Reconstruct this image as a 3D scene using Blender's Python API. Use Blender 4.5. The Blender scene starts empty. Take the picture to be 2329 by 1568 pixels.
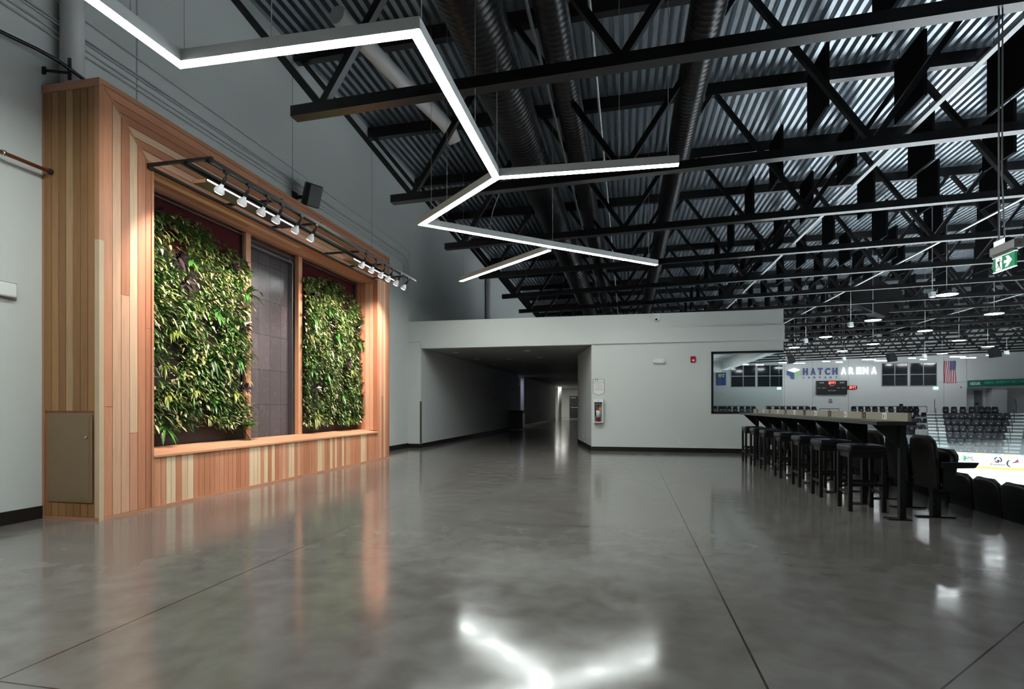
import bpy, math, random
from mathutils import Vector, Matrix
PI = math.pi
rnd = random.Random(7)
S = bpy.context.scene
COL = S.collection

# ------------------------------------------------------------------ camera numbers (from the photograph's vanishing points)
F_PX, U0, V0, CAM_H = 1236.0, 1164.5, 923.0, 1.25
TH = math.atan(260.5 / F_PX)
CT, ST = math.cos(TH), math.sin(TH)

def ray(u):
    k = (u - U0) / F_PX
    return (k * CT - ST, k * ST + CT)          # world x, y per unit depth
def on_y(u, Y):
    a, b = ray(u); return Y * a / b
def on_line(u, p, d):
    """where the view column u crosses the ground line p + t*d"""
    a, b = ray(u)
    det = a * (-d[1]) + d[0] * b
    k = (p[0] * (-d[1]) + d[0] * p[1]) / det
    return (k * a, k * b)

ORD = ['first', 'second', 'third', 'fourth', 'fifth', 'sixth', 'seventh', 'eighth', 'ninth', 'tenth', 'eleventh', 'twelfth',
       'thirteenth', 'fourteenth', 'fifteenth', 'sixteenth', 'seventeenth', 'eighteenth', 'nineteenth', 'twentieth']

# ------------------------------------------------------------------ materials
MATS = {}
def mat(name, col, rough=0.6, metal=0.0, emit=0.0, ecol=None, noise=0.06, nscale=6.0, bump=0.0, coat=0.0, spec=0.5):
    if name in MATS: return MATS[name]
    m = bpy.data.materials.new(name); m.use_nodes = True
    nt = m.node_tree; b = nt.nodes['Principled BSDF']
    b.inputs['Roughness'].default_value = rough
    b.inputs['Metallic'].default_value = metal
    b.inputs['Specular IOR Level'].default_value = spec
    b.inputs['Coat Weight'].default_value = coat
    tc = nt.nodes.new('ShaderNodeTexCoord')
    n = nt.nodes.new('ShaderNodeTexNoise'); n.inputs['Scale'].default_value = nscale; n.inputs['Detail'].default_value = 4
    nt.links.new(tc.outputs['Object'], n.inputs['Vector'])
    mr = nt.nodes.new('ShaderNodeMapRange')
    mr.inputs['To Min'].default_value = 1 - noise; mr.inputs['To Max'].default_value = 1 + noise
    nt.links.new(n.outputs['Fac'], mr.inputs['Value'])
    mx = nt.nodes.new('ShaderNodeVectorMath'); mx.operation = 'SCALE'
    mx.inputs[0].default_value = col
    nt.links.new(mr.outputs['Result'], mx.inputs['Scale'])
    nt.links.new(mx.outputs['Vector'], b.inputs['Base Color'])
    if bump:
        bp = nt.nodes.new('ShaderNodeBump'); bp.inputs['Strength'].default_value = bump; bp.inputs['Distance'].default_value = 0.01
        nt.links.new(n.outputs['Fac'], bp.inputs['Height']); nt.links.new(bp.outputs['Normal'], b.inputs['Normal'])
    if emit:
        b.inputs['Emission Color'].default_value = (*(ecol or col), 1)
        b.inputs['Emission Strength'].default_value = emit
    MATS[name] = m
    return m

def ramp_mat(name, stops, rough=0.5, grain=0.0, gscale=(1, 1, 1), spec=0.4, trans=0.0):
    """one colour per separate piece of the mesh (plank, leaf), with a fine grain"""
    m = bpy.data.materials.new(name); m.use_nodes = True
    nt = m.node_tree; b = nt.nodes['Principled BSDF']
    b.inputs['Roughness'].default_value = rough; b.inputs['Specular IOR Level'].default_value = spec
    g = nt.nodes.new('ShaderNodeNewGeometry')
    r = nt.nodes.new('ShaderNodeValToRGB')
    e = r.color_ramp.elements
    while len(e) < len(stops): e.new(0.5)
    for k, (p, c) in enumerate(stops): e[k].position = p; e[k].color = (*c, 1)
    nt.links.new(g.outputs['Random Per Island'], r.inputs['Fac'])
    out = r.outputs['Color']
    if grain:
        tc = nt.nodes.new('ShaderNodeTexCoord'); mp = nt.nodes.new('ShaderNodeMapping'); mp.inputs['Scale'].default_value = gscale
        nz = nt.nodes.new('ShaderNodeTexNoise'); nz.inputs['Scale'].default_value = 9; nz.inputs['Detail'].default_value = 5
        nz.inputs['Distortion'].default_value = 0.6
        nt.links.new(tc.outputs['Object'], mp.inputs['Vector'])
        ad = nt.nodes.new('ShaderNodeVectorMath'); ad.operation = 'ADD'
        sc = nt.nodes.new('ShaderNodeMath'); sc.operation = 'MULTIPLY'; sc.inputs[1].default_value = 37
        nt.links.new(g.outputs['Random Per Island'], sc.inputs[0])
        nt.links.new(mp.outputs['Vector'], ad.inputs[0]); nt.links.new(sc.outputs[0], ad.inputs[1])
        nt.links.new(ad.outputs['Vector'], nz.inputs['Vector'])
        mr = nt.nodes.new('ShaderNodeMapRange'); mr.inputs['To Min'].default_value = 1 - grain; mr.inputs['To Max'].default_value = 1 + grain
        mr.inputs['From Min'].default_value = 0.3; mr.inputs['From Max'].default_value = 0.7
        nt.links.new(nz.outputs['Fac'], mr.inputs['Value'])
        mx = nt.nodes.new('ShaderNodeVectorMath'); mx.operation = 'SCALE'
        nt.links.new(out, mx.inputs[0]); nt.links.new(mr.outputs['Result'], mx.inputs['Scale'])
        out = mx.outputs['Vector']
    nt.links.new(out, b.inputs['Base Color'])
    if trans:
        ts = nt.nodes.new('ShaderNodeBsdfTranslucent'); nt.links.new(out, ts.inputs['Color'])
        ms = nt.nodes.new('ShaderNodeMixShader'); ms.inputs[0].default_value = trans
        nt.links.new(b.outputs[0], ms.inputs[1]); nt.links.new(ts.outputs[0], ms.inputs[2])
        nt.links.new(ms.outputs[0], nt.nodes['Material Output'].inputs['Surface'])
    MATS[name] = m
    return m

def glass_mat(name, tint=(0.9, 0.95, 0.95), refl=0.06, rough=0.02):
    m = bpy.data.materials.new(name); m.use_nodes = True
    nt = m.node_tree; nt.nodes.remove(nt.nodes['Principled BSDF'])
    t = nt.nodes.new('ShaderNodeBsdfTransparent'); t.inputs['Color'].default_value = (*tint, 1)
    g = nt.nodes.new('ShaderNodeBsdfGlossy'); g.inputs['Roughness'].default_value = rough
    lw = nt.nodes.new('ShaderNodeLayerWeight'); lw.inputs['Blend'].default_value = 0.12
    ml = nt.nodes.new('ShaderNodeMath'); ml.operation = 'MULTIPLY_ADD'; ml.inputs[1].default_value = 0.5; ml.inputs[2].default_value = refl * 0.3
    nt.links.new(lw.outputs['Fresnel'], ml.inputs[0])
    ms = nt.nodes.new('ShaderNodeMixShader')
    nt.links.new(ml.outputs[0], ms.inputs[0]); nt.links.new(t.outputs[0], ms.inputs[1]); nt.links.new(g.outputs[0], ms.inputs[2])
    nt.links.new(ms.outputs[0], nt.nodes['Material Output'].inputs['Surface'])
    MATS[name] = m
    return m

def floor_mat():
    m = bpy.data.materials.new('polished_concrete'); m.use_nodes = True
    nt = m.node_tree; b = nt.nodes['Principled BSDF']; L = nt.links.new
    tc = nt.nodes.new('ShaderNodeTexCoord')
    def noise(scale, detail, dist=0.0, vec=None):
        n = nt.nodes.new('ShaderNodeTexNoise'); n.inputs['Scale'].default_value = scale; n.inputs['Detail'].default_value = detail
        n.inputs['Distortion'].default_value = dist
        L(vec or tc.outputs['Object'], n.inputs['Vector']); return n.outputs['Fac']
    n1 = noise(0.5, 5, 0.5); n2 = noise(4.5, 9, 0.35)
    mx = nt.nodes.new('ShaderNodeMath'); mx.operation = 'MULTIPLY_ADD'; mx.inputs[1].default_value = 0.55
    L(n2, mx.inputs[0])
    h = nt.nodes.new('ShaderNodeMath'); h.operation = 'MULTIPLY'; h.inputs[1].default_value = 0.5; L(n1, h.inputs[0]); L(h.outputs[0], mx.inputs[2])
    r = nt.nodes.new('ShaderNodeValToRGB'); e = r.color_ramp.elements
    e[0].position = 0.33; e[0].color = (0.108, 0.094, 0.086, 1)
    e[1].position = 0.72; e[1].color = (0.182, 0.174, 0.161, 1)
    L(mx.outputs[0], r.inputs['Fac'])
    # saw-cut joints at their places in the slab
    sx = nt.nodes.new('ShaderNodeSeparateXYZ'); L(tc.outputs['Object'], sx.inputs[0])
    def line(sock, at, w):
        s = nt.nodes.new('ShaderNodeMath'); s.operation = 'SUBTRACT'; s.inputs[1].default_value = at; L(sock, s.inputs[0])
        a = nt.nodes.new('ShaderNodeMath'); a.operation = 'ABSOLUTE'; L(s.outputs[0], a.inputs[0])
        c = nt.nodes.new('ShaderNodeMath'); c.operation = 'LESS_THAN'; c.inputs[1].default_value = w; L(a.outputs[0], c.inputs[0])
        return c.outputs[0]
    dg = nt.nodes.new('ShaderNodeMath'); dg.operation = 'MULTIPLY_ADD'; dg.inputs[1].default_value = -1.07
    L(sx.outputs['X'], dg.inputs[0]); L(sx.outputs['Y'], dg.inputs[2])
    marks = [line(sx.outputs['X'], x, 0.006) for x in (0.61, -2.80)]
    marks += [line(sx.outputs['Y'], y, 0.0045) for y in (1.93, 5.63, 9.33, 13.03)]
    dl = line(dg.outputs[0], 1.28, 0.007)
    gt = nt.nodes.new('ShaderNodeMath'); gt.operation = 'GREATER_THAN'; gt.inputs[1].default_value = 0.62; L(sx.outputs['X'], gt.inputs[0])
    ml = nt.nodes.new('ShaderNodeMath'); ml.operation = 'MULTIPLY'; L(dl, ml.inputs[0]); L(gt.outputs[0], ml.inputs[1])
    acc = ml.outputs[0]
    for k in marks:
        a = nt.nodes.new('ShaderNodeMath'); a.operation = 'MAXIMUM'; L(acc, a.inputs[0]); L(k, a.inputs[1]); acc = a.outputs[0]
    mc = nt.nodes.new('ShaderNodeMix'); mc.data_type = 'RGBA'
    L(acc, mc.inputs['Factor']); L(r.outputs['Color'], mc.inputs[6]); mc.inputs[7].default_value = (0.035, 0.025, 0.02, 1)
    L(mc.outputs[2], b.inputs['Base Color'])
    mp = nt.nodes.new('ShaderNodeMapRange'); mp.inputs['From Min'].default_value = 0.3; mp.inputs['From Max'].default_value = 0.7
    mp.inputs['To Min'].default_value = 0.10; mp.inputs['To Max'].default_value = 0.165
    L(n2, mp.inputs['Value']); L(mp.outputs[0], b.inputs['Roughness'])
    b.inputs['Specular IOR Level'].default_value = 0.55
    bp = nt.nodes.new('ShaderNodeBump'); bp.inputs['Strength'].default_value = 0.005; bp.inputs['Distance'].default_value = 0.02
    L(noise(9.0, 4, 0.0), bp.inputs['Height']); L(bp.outputs['Normal'], b.inputs['Normal'])
    return m

def tile_mat():
    m = bpy.data.materials.new('grey_stone_tile'); m.use_nodes = True
    nt = m.node_tree; b = nt.nodes['Principled BSDF']; L = nt.links.new
    tc = nt.nodes.new('ShaderNodeTexCoord')
    sp = nt.nodes.new('ShaderNodeSeparateXYZ'); cb = nt.nodes.new('ShaderNodeCombineXYZ')
    L(tc.outputs['Object'], sp.inputs[0]); L(sp.outputs['Z'], cb.inputs['X']); L(sp.outputs['Y'], cb.inputs['Y'])
    br = nt.nodes.new('ShaderNodeTexBrick'); br.offset = 0.0
    br.inputs['Scale'].default_value = 1.0; br.inputs['Brick Width'].default_value = 0.61; br.inputs['Row Height'].default_value = 0.305
    br.inputs['Mortar Size'].default_value = 0.003; br.inputs['Color1'].default_value = (0.072, 0.068, 0.072, 1)
    br.inputs['Color2'].default_value = (0.10, 0.094, 0.098, 1); br.inputs['Mortar'].default_value = (0.025, 0.023, 0.024, 1)
    L(cb.outputs[0], br.inputs['Vector'])
    n = nt.nodes.new('ShaderNodeTexNoise'); n.inputs['Scale'].default_value = 3.4; n.inputs['Detail'].default_value = 7; n.inputs['Distortion'].default_value = 0.9
    L(tc.outputs['Object'], n.inputs['Vector'])
    r = nt.nodes.new('ShaderNodeValToRGB'); e = r.color_ramp.elements
    e[0].position = 0.0; e[0].color = (1.35, 1.35, 1.35, 1); e[1].position = 0.012; e[1].color = (0.95, 0.95, 0.95, 1)
    sb_ = nt.nodes.new('ShaderNodeMath'); sb_.operation = 'SUBTRACT'; sb_.inputs[1].default_value = 0.5; L(n.outputs['Fac'], sb_.inputs[0])
    ab_ = nt.nodes.new('ShaderNodeMath'); ab_.operation = 'ABSOLUTE'; L(sb_.outputs[0], ab_.inputs[0]); L(ab_.outputs[0], r.inputs['Fac'])
    mx = nt.nodes.new('ShaderNodeMix'); mx.data_type = 'RGBA'; mx.blend_type = 'MULTIPLY'; mx.inputs['Factor'].default_value = 1
    L(br.outputs['Color'], mx.inputs[6]); L(r.outputs['Color'], mx.inputs[7]); L(mx.outputs[2], b.inputs['Base Color'])
    b.inputs['Roughness'].default_value = 0.2
    return m

M_WALLF = mat('arena_wall_paint', (0.68, 0.71, 0.70), 0.55, noise=0.02, nscale=1.2)
M_WALL = mat('painted_wall_white', (0.59, 0.615, 0.60), 0.55, noise=0.02, nscale=1.2)
M_WALLD = mat('corridor_paint_grey', (0.60, 0.62, 0.62), 0.6, noise=0.03, nscale=1.0)
M_FLOOR = floor_mat()
M_BASE = mat('black_rubber', (0.012, 0.011, 0.011), 0.35)
M_BLACK = mat('black_powder_coat', (0.006, 0.006, 0.007), 0.42)
M_STEEL = mat('black_painted_steel', (0.0035, 0.0028, 0.0028), 0.33, noise=0.2, nscale=3, spec=0.6)
M_BAFFLE = mat('black_baffle_fabric', (0.006, 0.006, 0.007), 0.95, spec=0.1)
M_DECK = mat('galvanised_deck', (0.40, 0.445, 0.485), 0.32, metal=0.85, noise=0.15, nscale=4)
M_DUCT = mat('dark_spiral_duct', (0.004, 0.0034, 0.004), 0.3, noise=0.1, spec=0.22)
M_WHITE = mat('white_plastic', (0.74, 0.76, 0.75), 0.4)
M_PIPE = mat('white_painted_pipe', (0.55, 0.55, 0.55), 0.45)
M_CHROME = mat('bare_metal', (0.62, 0.63, 0.64), 0.25, metal=1.0)
M_GREY = mat('grey_metal', (0.32, 0.33, 0.33), 0.4, metal=0.4)
M_COPPER = mat('copper_pipe', (0.42, 0.15, 0.06), 0.3, metal=0.7)
M_RED = mat('red_enamel', (0.42, 0.015, 0.02), 0.3)
M_ORANGE = mat('orange_tag', (0.85, 0.26, 0.04), 0.6)
M_LIGHTBODY = mat('white_light_housing', (0.62, 0.64, 0.63), 0.45)
M_DIFF = mat('lit_white_diffuser', (0.9, 0.95, 0.93), 0.5, emit=72.0, ecol=(0.94, 1.0, 0.965))
CEDAR = [(0.0, (0.34, 0.135, 0.068)), (0.25, (0.44, 0.185, 0.10)), (0.5, (0.53, 0.235, 0.132)), (0.88, (0.58, 0.30, 0.195)), (0.955, (0.63, 0.41, 0.26)), (1.0, (0.68, 0.51, 0.34))]
M_CEDV = ramp_mat('cedar_planks_upright', CEDAR, 0.45, 0.11, (4.5, 4.5, 0.22))
M_CEDB = ramp_mat('cedar_planks_base', [(0.0, (0.42, 0.18, 0.09)), (0.3, (0.50, 0.225, 0.125)), (0.6, (0.56, 0.27, 0.155)), (0.74, (0.60, 0.36, 0.22)), (0.78, (0.66, 0.50, 0.31)), (1.0, (0.69, 0.55, 0.37))], 0.45, 0.11, (4.5, 4.5, 0.22))
M_CEDH = ramp_mat('cedar_planks_lengthwise', CEDAR, 0.45, 0.11, (4.5, 0.22, 4.5))
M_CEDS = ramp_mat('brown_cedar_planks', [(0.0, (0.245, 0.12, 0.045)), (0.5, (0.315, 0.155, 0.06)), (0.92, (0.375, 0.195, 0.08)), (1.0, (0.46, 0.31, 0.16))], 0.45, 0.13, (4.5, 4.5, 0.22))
M_CEDTRIM = mat('cedar_trim', (0.45, 0.215, 0.115), 0.42, noise=0.15, nscale=3)
M_SILL = mat('cedar_sill', (0.53, 0.29, 0.165), 0.4, noise=0.12, nscale=2)
M_ACCESS = mat('tan_painted_steel', (0.22, 0.145, 0.075), 0.5)
M_TILE = tile_mat()
M_DKFRAME = mat('brushed_dark_steel', (0.20, 0.20, 0.21), 0.35, metal=0.9)
M_MAROON = mat('maroon_felt', (0.065, 0.013, 0.016), 0.95, spec=0.1)
M_SOIL = mat('wet_planter_felt', (0.018, 0.011, 0.009), 0.6, noise=0.6, nscale=10)
M_LEAF = ramp_mat('variegated_leaves', [(0.0, (0.015, 0.045, 0.010)), (0.25, (0.04, 0.11, 0.018)), (0.45, (0.11, 0.20, 0.045)), (0.64, (0.24, 0.29, 0.09)), (0.84, (0.41, 0.42, 0.22)), (1.0, (0.56, 0.55, 0.38))], 0.34, trans=0.08)
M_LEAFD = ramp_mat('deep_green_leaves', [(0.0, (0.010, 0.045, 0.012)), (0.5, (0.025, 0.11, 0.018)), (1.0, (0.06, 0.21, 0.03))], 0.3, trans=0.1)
M_LEAFY = ramp_mat('yellow_striped_leaves', [(0.0, (0.05, 0.13, 0.02)), (0.5, (0.17, 0.26, 0.04)), (1.0, (0.36, 0.39, 0.12))], 0.35, trans=0.15)
M_LEAFP = ramp_mat('dark_purple_leaves', [(0.0, (0.008, 0.008, 0.007)), (0.7, (0.014, 0.013, 0.012)), (1.0, (0.035, 0.028, 0.03))], 0.22)
M_FERN = ramp_mat('fern_leaves', [(0.0, (0.03, 0.10, 0.025)), (1.0, (0.15, 0.27, 0.08))], 0.5, trans=0.15)
M_BULB = mat('frosted_bulb', (0.75, 0.76, 0.78), 0.25)
M_FACEW = mat('lit_bulb_face_white', (1, 1, 1), 0.4, emit=14, ecol=(1.0, 0.97, 0.95))
M_FACEP = mat('lit_bulb_face_pink', (1, 0.8, 0.85), 0.4, emit=11, ecol=(1.0, 0.72, 0.76))
M_LEDP = mat('lit_pink_white_strip', (1, 0.9, 0.95), 0.4, emit=2.5, ecol=(1.0, 0.83, 0.90))
M_NAVYPAD = mat('black_vinyl', (0.007, 0.009, 0.013), 0.36)
M_STOOL = mat('black_stained_wood', (0.007, 0.006, 0.006), 0.45)
M_TAN = mat('tan_laminate', (0.30, 0.285, 0.215), 0.4)
M_SLAB = mat('dark_counter_laminate', (0.030, 0.029, 0.024), 0.3)
M_SEAT = mat('dark_grey_seat_plastic', (0.012, 0.0135, 0.018), 0.5, spec=0.35)
M_SEATB = mat('black_seat_plastic', (0.004, 0.0045, 0.0045), 0.42, spec=0.35)
M_TAG = mat('white_number_tag', (0.8, 0.8, 0.8), 0.4)
M_ICE = mat('white_ice', (0.88, 0.92, 0.94), 0.25, noise=0.01)
M_BOARD = mat('white_rink_board', (0.80, 0.83, 0.85), 0.4)
M_YEL = mat('yellow_kick_plate', (0.75, 0.52, 0.09), 0.45)
M_CONC = mat('bare_concrete_tier', (0.20, 0.21, 0.21), 0.7, noise=0.1)
M_TREAD = mat('pale_stair_nosing', (0.60, 0.66, 0.66), 0.6, noise=0.1)
M_PANE = mat('dark_window_glass', (0.012, 0.017, 0.022), 0.12)
M_GLASS = glass_mat('clear_glass')
M_RGLASS = glass_mat('rink_glass_sheet', (0.80, 0.86, 0.86), 0.2)
M_BLUE = mat('blue_sign_face', (0.055, 0.09, 0.30), 0.4)
M_SIGNW = mat('lit_white_sign_letter', (0.9, 0.92, 0.92), 0.4, emit=0.7, ecol=(0.95, 1, 1))
M_GREENL = mat('pale_green_sign_face', (0.38, 0.70, 0.36), 0.4)
M_LED = mat('red_led_digits', (1, 0.05, 0.03), 0.5, emit=9, ecol=(1.0, 0.05, 0.03))
M_GREEN = mat('green_sign_panel', (0.008, 0.16, 0.10), 0.4)
M_EXITG = mat('lit_green_exit_face', (0.01, 0.20, 0.08), 0.4, emit=0.35, ecol=(0.015, 0.42, 0.16))
M_EXITW = mat('lit_white_exit_mark', (0.95, 1, 0.97), 0.4, emit=1.6, ecol=(0.95, 1.0, 0.98))
M_EXITC = mat('lit_cyan_exit_face', (0.4, 0.9, 0.85), 0.4, emit=3.0, ecol=(0.4, 1.0, 0.92))
M_GREENT = mat('mint_lettering', (0.10, 0.55, 0.36), 0.5)
M_WTEXT = mat('white_lettering', (0.82, 0.84, 0.84), 0.5)
M_RTEXT = mat('red_lettering', (0.50, 0.05, 0.03), 0.6)
M_DTEXT = mat('dark_lettering', (0.02, 0.022, 0.025), 0.6)
M_FRED = mat('flag_red', (0.42, 0.02, 0.035), 0.8)
M_FWHITE = mat('flag_white', (0.75, 0.76, 0.76), 0.8)
M_FBLUE = mat('flag_blue', (0.05, 0.065, 0.20), 0.8)
M_FBLUE2 = mat('banner_blue', (0.065, 0.11, 0.30), 0.8)
M_FYEL = mat('banner_yellow', (0.62, 0.52, 0.06), 0.8)
M_HB = mat('lit_high_bay_ring', (1, 1, 1), 0.4, emit=25, ecol=(0.93, 0.98, 1.0))
M_BAR = mat('lit_linear_lamp', (1, 1, 1), 0.4, emit=80, ecol=(0.95, 0.99, 1.0))
M_CEILT = mat('suspended_ceiling_tile', (0.62, 0.63, 0.63), 0.7)
M_PANELLIT = mat('lit_ceiling_panel', (1, 1, 1), 0.4, emit=5, ecol=(0.95, 1, 1))

# ------------------------------------------------------------------ mesh building
def world_off(o):
    v = Vector((0, 0, 0))
    while o is not None:
        v += o.location; o = o.parent
    return v

class MB:
    def __init__(s): s.v, s.f, s.m, s.sm = [], [], [], []
    def add(s, vs, fs, mi=0, smooth=False):
        n = len(s.v); s.v += [tuple(p) for p in vs]
        for f in fs: s.f.append(tuple(i + n for i in f)); s.m.append(mi); s.sm.append(smooth)
        return s
    def box(s, x0, x1, y0, y1, z0, z1, mi=0):
        return s.add([(x0, y0, z0), (x1, y0, z0), (x1, y1, z0), (x0, y1, z0), (x0, y0, z1), (x1, y0, z1), (x1, y1, z1), (x0, y1, z1)],
                     [(0, 3, 2, 1), (4, 5, 6, 7), (0, 1, 5, 4), (1, 2, 6, 5), (2, 3, 7, 6), (3, 0, 4, 7)], mi)
    def bar(s, p0, p1, w, h, mi=0, up=(0, 0, 1)):
        p0, p1 = Vector(p0), Vector(p1); d = (p1 - p0).normalized(); up = Vector(up)
        a = d.cross(up)
        if a.length < 1e-5: a = d.cross(Vector((1, 0, 0)))
        a = a.normalized() * (w / 2); b = a.cross(d).normalized() * (h / 2)
        vs = [p + i * a + j * b for p in (p0, p1) for i, j in ((-1, -1), (1, -1), (1, 1), (-1, 1))]
        return s.add(vs, [(3, 2, 1, 0), (4, 5, 6, 7), (0, 1, 5, 4), (1, 2, 6, 5), (2, 3, 7, 6), (3, 0, 4, 7)], mi)
    def tube(s, pts, r, n=10, mi=0, caps=True, smooth=True):
        pts = [Vector(p) for p in pts]; rs = r if isinstance(r, (list, tuple)) else [r] * len(pts)
        vs = []; ref = None
        for i, p in enumerate(pts):
            d = (pts[min(i + 1, len(pts) - 1)] - pts[max(i - 1, 0)]).normalized()
            if ref is None: ref = Vector((0, 0, 1)) if abs(d.z) < 0.9 else Vector((1, 0, 0))
            a = d.cross(ref).normalized(); b = d.cross(a).normalized(); ref = -b if False else ref
            for k in range(n):
                t = 2 * PI * k / n; vs.append(p + rs[i] * (math.cos(t) * a + math.sin(t) * b))
        fs = []
        for i in range(len(pts) - 1):
            for k in range(n):
                k2 = (k + 1) % n; fs.append((i * n + k, i * n + k2, (i + 1) * n + k2, (i + 1) * n + k))
        s.add(vs, fs, mi, smooth)
        if caps:
            m = len(s.v) - len(vs)
            s.f.append(tuple(m + k for k in range(n - 1, -1, -1))); s.m.append(mi); s.sm.append(False)
            q = m + (len(pts) - 1) * n
            s.f.append(tuple(q + k for k in range(n))); s.m.append(mi); s.sm.append(False)
        return s
    def prism(s, poly, e, mi=0):
        """poly: 3-D outline, e: extrusion vector"""
        n = len(poly); e = Vector(e); P = [Vector(p) for p in poly]
        vs = P + [p + e for p in P]
        fs = [tuple(range(n - 1, -1, -1)), tuple(range(n, 2 * n))] + [(i, (i + 1) % n, n + (i + 1) % n, n + i) for i in range(n)]
        return s.add(vs, fs, mi)
    def lathe(s, prof, org, axis, n=16, mi=0):
        """prof: (distance along axis, radius)"""
        axis = Vector(axis).normalized(); org = Vector(org)
        ref = Vector((0, 0, 1)) if abs(axis.z) < 0.9 else Vector((1, 0, 0))
        a = axis.cross(ref).normalized(); b = axis.cross(a)
        vs = [org + axis * d + r * (math.cos(2 * PI * k / n) * a + math.sin(2 * PI * k / n) * b) for d, r in prof for k in range(n)]
        fs = [(i * n + k, i * n + (k + 1) % n, (i + 1) * n + (k + 1) % n, (i + 1) * n + k) for i in range(len(prof) - 1) for k in range(n)]
        s.add(vs, fs, mi, True)
        m = len(s.v) - len(vs); q = m + (len(prof) - 1) * n
        s.f.append(tuple(m + k for k in range(n - 1, -1, -1))); s.m.append(mi); s.sm.append(False)
        s.f.append(tuple(q + k for k in range(n))); s.m.append(mi); s.sm.append(False)
        return s
    def build(s, name, mats, parent=None, bevel=0.0, seg=2, fixnorm=True):
        me = bpy.data.meshes.new(name)
        off = world_off(parent) if parent else Vector((0, 0, 0))
        me.from_pydata([Vector(p) - off for p in s.v], [], s.f)
        if not isinstance(mats, (list, tuple)): mats = [mats]
        for m in mats: me.materials.append(m)
        me.polygons.foreach_set('material_index', s.m); me.polygons.foreach_set('use_smooth', s.sm)
        me.update()
        if fixnorm:
            import bmesh
            b = bmesh.new(); b.from_mesh(me); bmesh.ops.recalc_face_normals(b, faces=b.faces[:]); b.to_mesh(me); b.free()
        o = bpy.data.objects.new(name, me); COL.objects.link(o)
        if parent: o.parent = parent
        if bevel:
            md = o.modifiers.new('bevel', 'BEVEL'); md.width = bevel; md.segments = seg; md.limit_method = 'ANGLE'
        return o

def tag(o, label, cat, group=None, kind=None):
    o['label'] = label; o['category'] = cat
    if group: o['group'] = group
    if kind: o['kind'] = kind
    return o
def thing(name, loc, label, cat, group=None):
    o = bpy.data.objects.new(name, None); o.empty_display_size = 0.1; COL.objects.link(o); o.location = loc
    return tag(o, label, cat, group)
def struct(o, label=None, cat=None):
    o['kind'] = 'structure'
    if label: o['label'] = label
    if cat: o['category'] = cat
    return o
def copy_tree(o, parent=None):
    c = o.copy(); COL.objects.link(c)
    if parent: c.parent = parent
    for ch in o.children: copy_tree(ch, c)
    return c
def spawn(o, loc, label, rz=None):
    c = copy_tree(o); c.location = loc; c['label'] = label
    if rz is not None: c.rotation_euler = (0, 0, rz)
    return c
def B(*a, **k): return MB().box(*a, **k)

def lettering(name, txt, org, w, h, m, parent=None, depth=0.01, bold=0.0, up=None, right=None):
    """raised lettering fitted to w x h; org = lower left corner. face front: read looking along +y; face left: read looking along -x... """
    cu = bpy.data.curves.new('tmp', 'FONT'); cu.body = txt; cu.extrude = 0.5; cu.offset = bold
    cu.resolution_u = 3
    o = bpy.data.objects.new('tmp', cu); COL.objects.link(o)
    dg = bpy.context.evaluated_depsgraph_get(); me0 = bpy.data.meshes.new_from_object(o.evaluated_get(dg))
    bpy.data.objects.remove(o); bpy.data.curves.remove(cu)
    vs = [v.co.copy() for v in me0.vertices]; fs = [tuple(p.vertices) for p in me0.polygons]; bpy.data.meshes.remove(me0)
    x0 = min(v.x for v in vs); x1 = max(v.x for v in vs); y0 = min(v.y for v in vs); y1 = max(v.y for v in vs)
    R = Vector(right or (1, 0, 0)); Uv = Vector(up or (0, 0, 1)); N = R.cross(Uv)
    b = MB()
    b.add([Vector(org) + R * ((v.x - x0) / (x1 - x0) * w) + Uv * ((v.y - y0) / (y1 - y0) * h) + N * ((v.z + 0.5) * depth) for v in vs], fs)
    return b.build(name, m, parent, fixnorm=False)

def light(kind, name, loc, power, col=(1, 1, 1), aim=None, **k):
    d = bpy.data.lights.new(name, kind); d.energy = power; d.color = col
    for a, v in k.items(): setattr(d, a, v)
    o = bpy.data.objects.new(name, d); COL.objects.link(o); o.location = loc
    if aim is not None: o.rotation_euler = (Vector(aim) - Vector(loc)).to_track_quat('-Z', 'Y').to_euler()
    return o

# ================================================================== SETTING
WX, YW, YF = -6.35, 15.15, 62.0          # left wall, white wall ahead, far arena wall
EDGE = 4.06                              # edge of the concourse slab
ZT = 3.74                                # top of the white wall ahead
ZC = 2.94                                # corridor ceiling
CL, CR = -5.94, -0.95                    # corridor sides
def deck_z(x): return 8.32 + 0.015 * x

struct(B(-9.0, EDGE, -5.0, 60.0, -0.35, 0.0).build('floor', M_FLOOR), 'dark grey polished concrete concourse floor with saw cut joints', 'floor')
# left wall with panel joints
wl = struct(MB().box(WX - 0.25, WX, -5.0, YW + 0.1, 0, 8.5).build('wall_left', M_WALL), 'tall white painted wall behind the cedar surround', 'wall')
b = MB()
for y in (6.02, 9.45, 12.8): b.box(WX, WX + 0.004, y - 0.012, y + 0.012, 4.85, 8.3)
b.build('panel_joint', mat('joint_sealant', (0.33, 0.34, 0.35), 0.7), wl)
struct(MB().box(WX, WX + 0.012, -5.0, 4.83, 0, 0.14).box(WX, WX + 0.012, 12.18, YW, 0, 0.14).build('baseboard_left', M_BASE), 'black rubber baseboard along the left wall', 'baseboard')
struct(MB().box(WX - 0.25, WX, YW + 0.1, YF, ZT - 0.2, 8.5).build('wall_left_upper', M_WALL), 'dim upper left wall above the corridor roof', 'wall')

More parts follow.
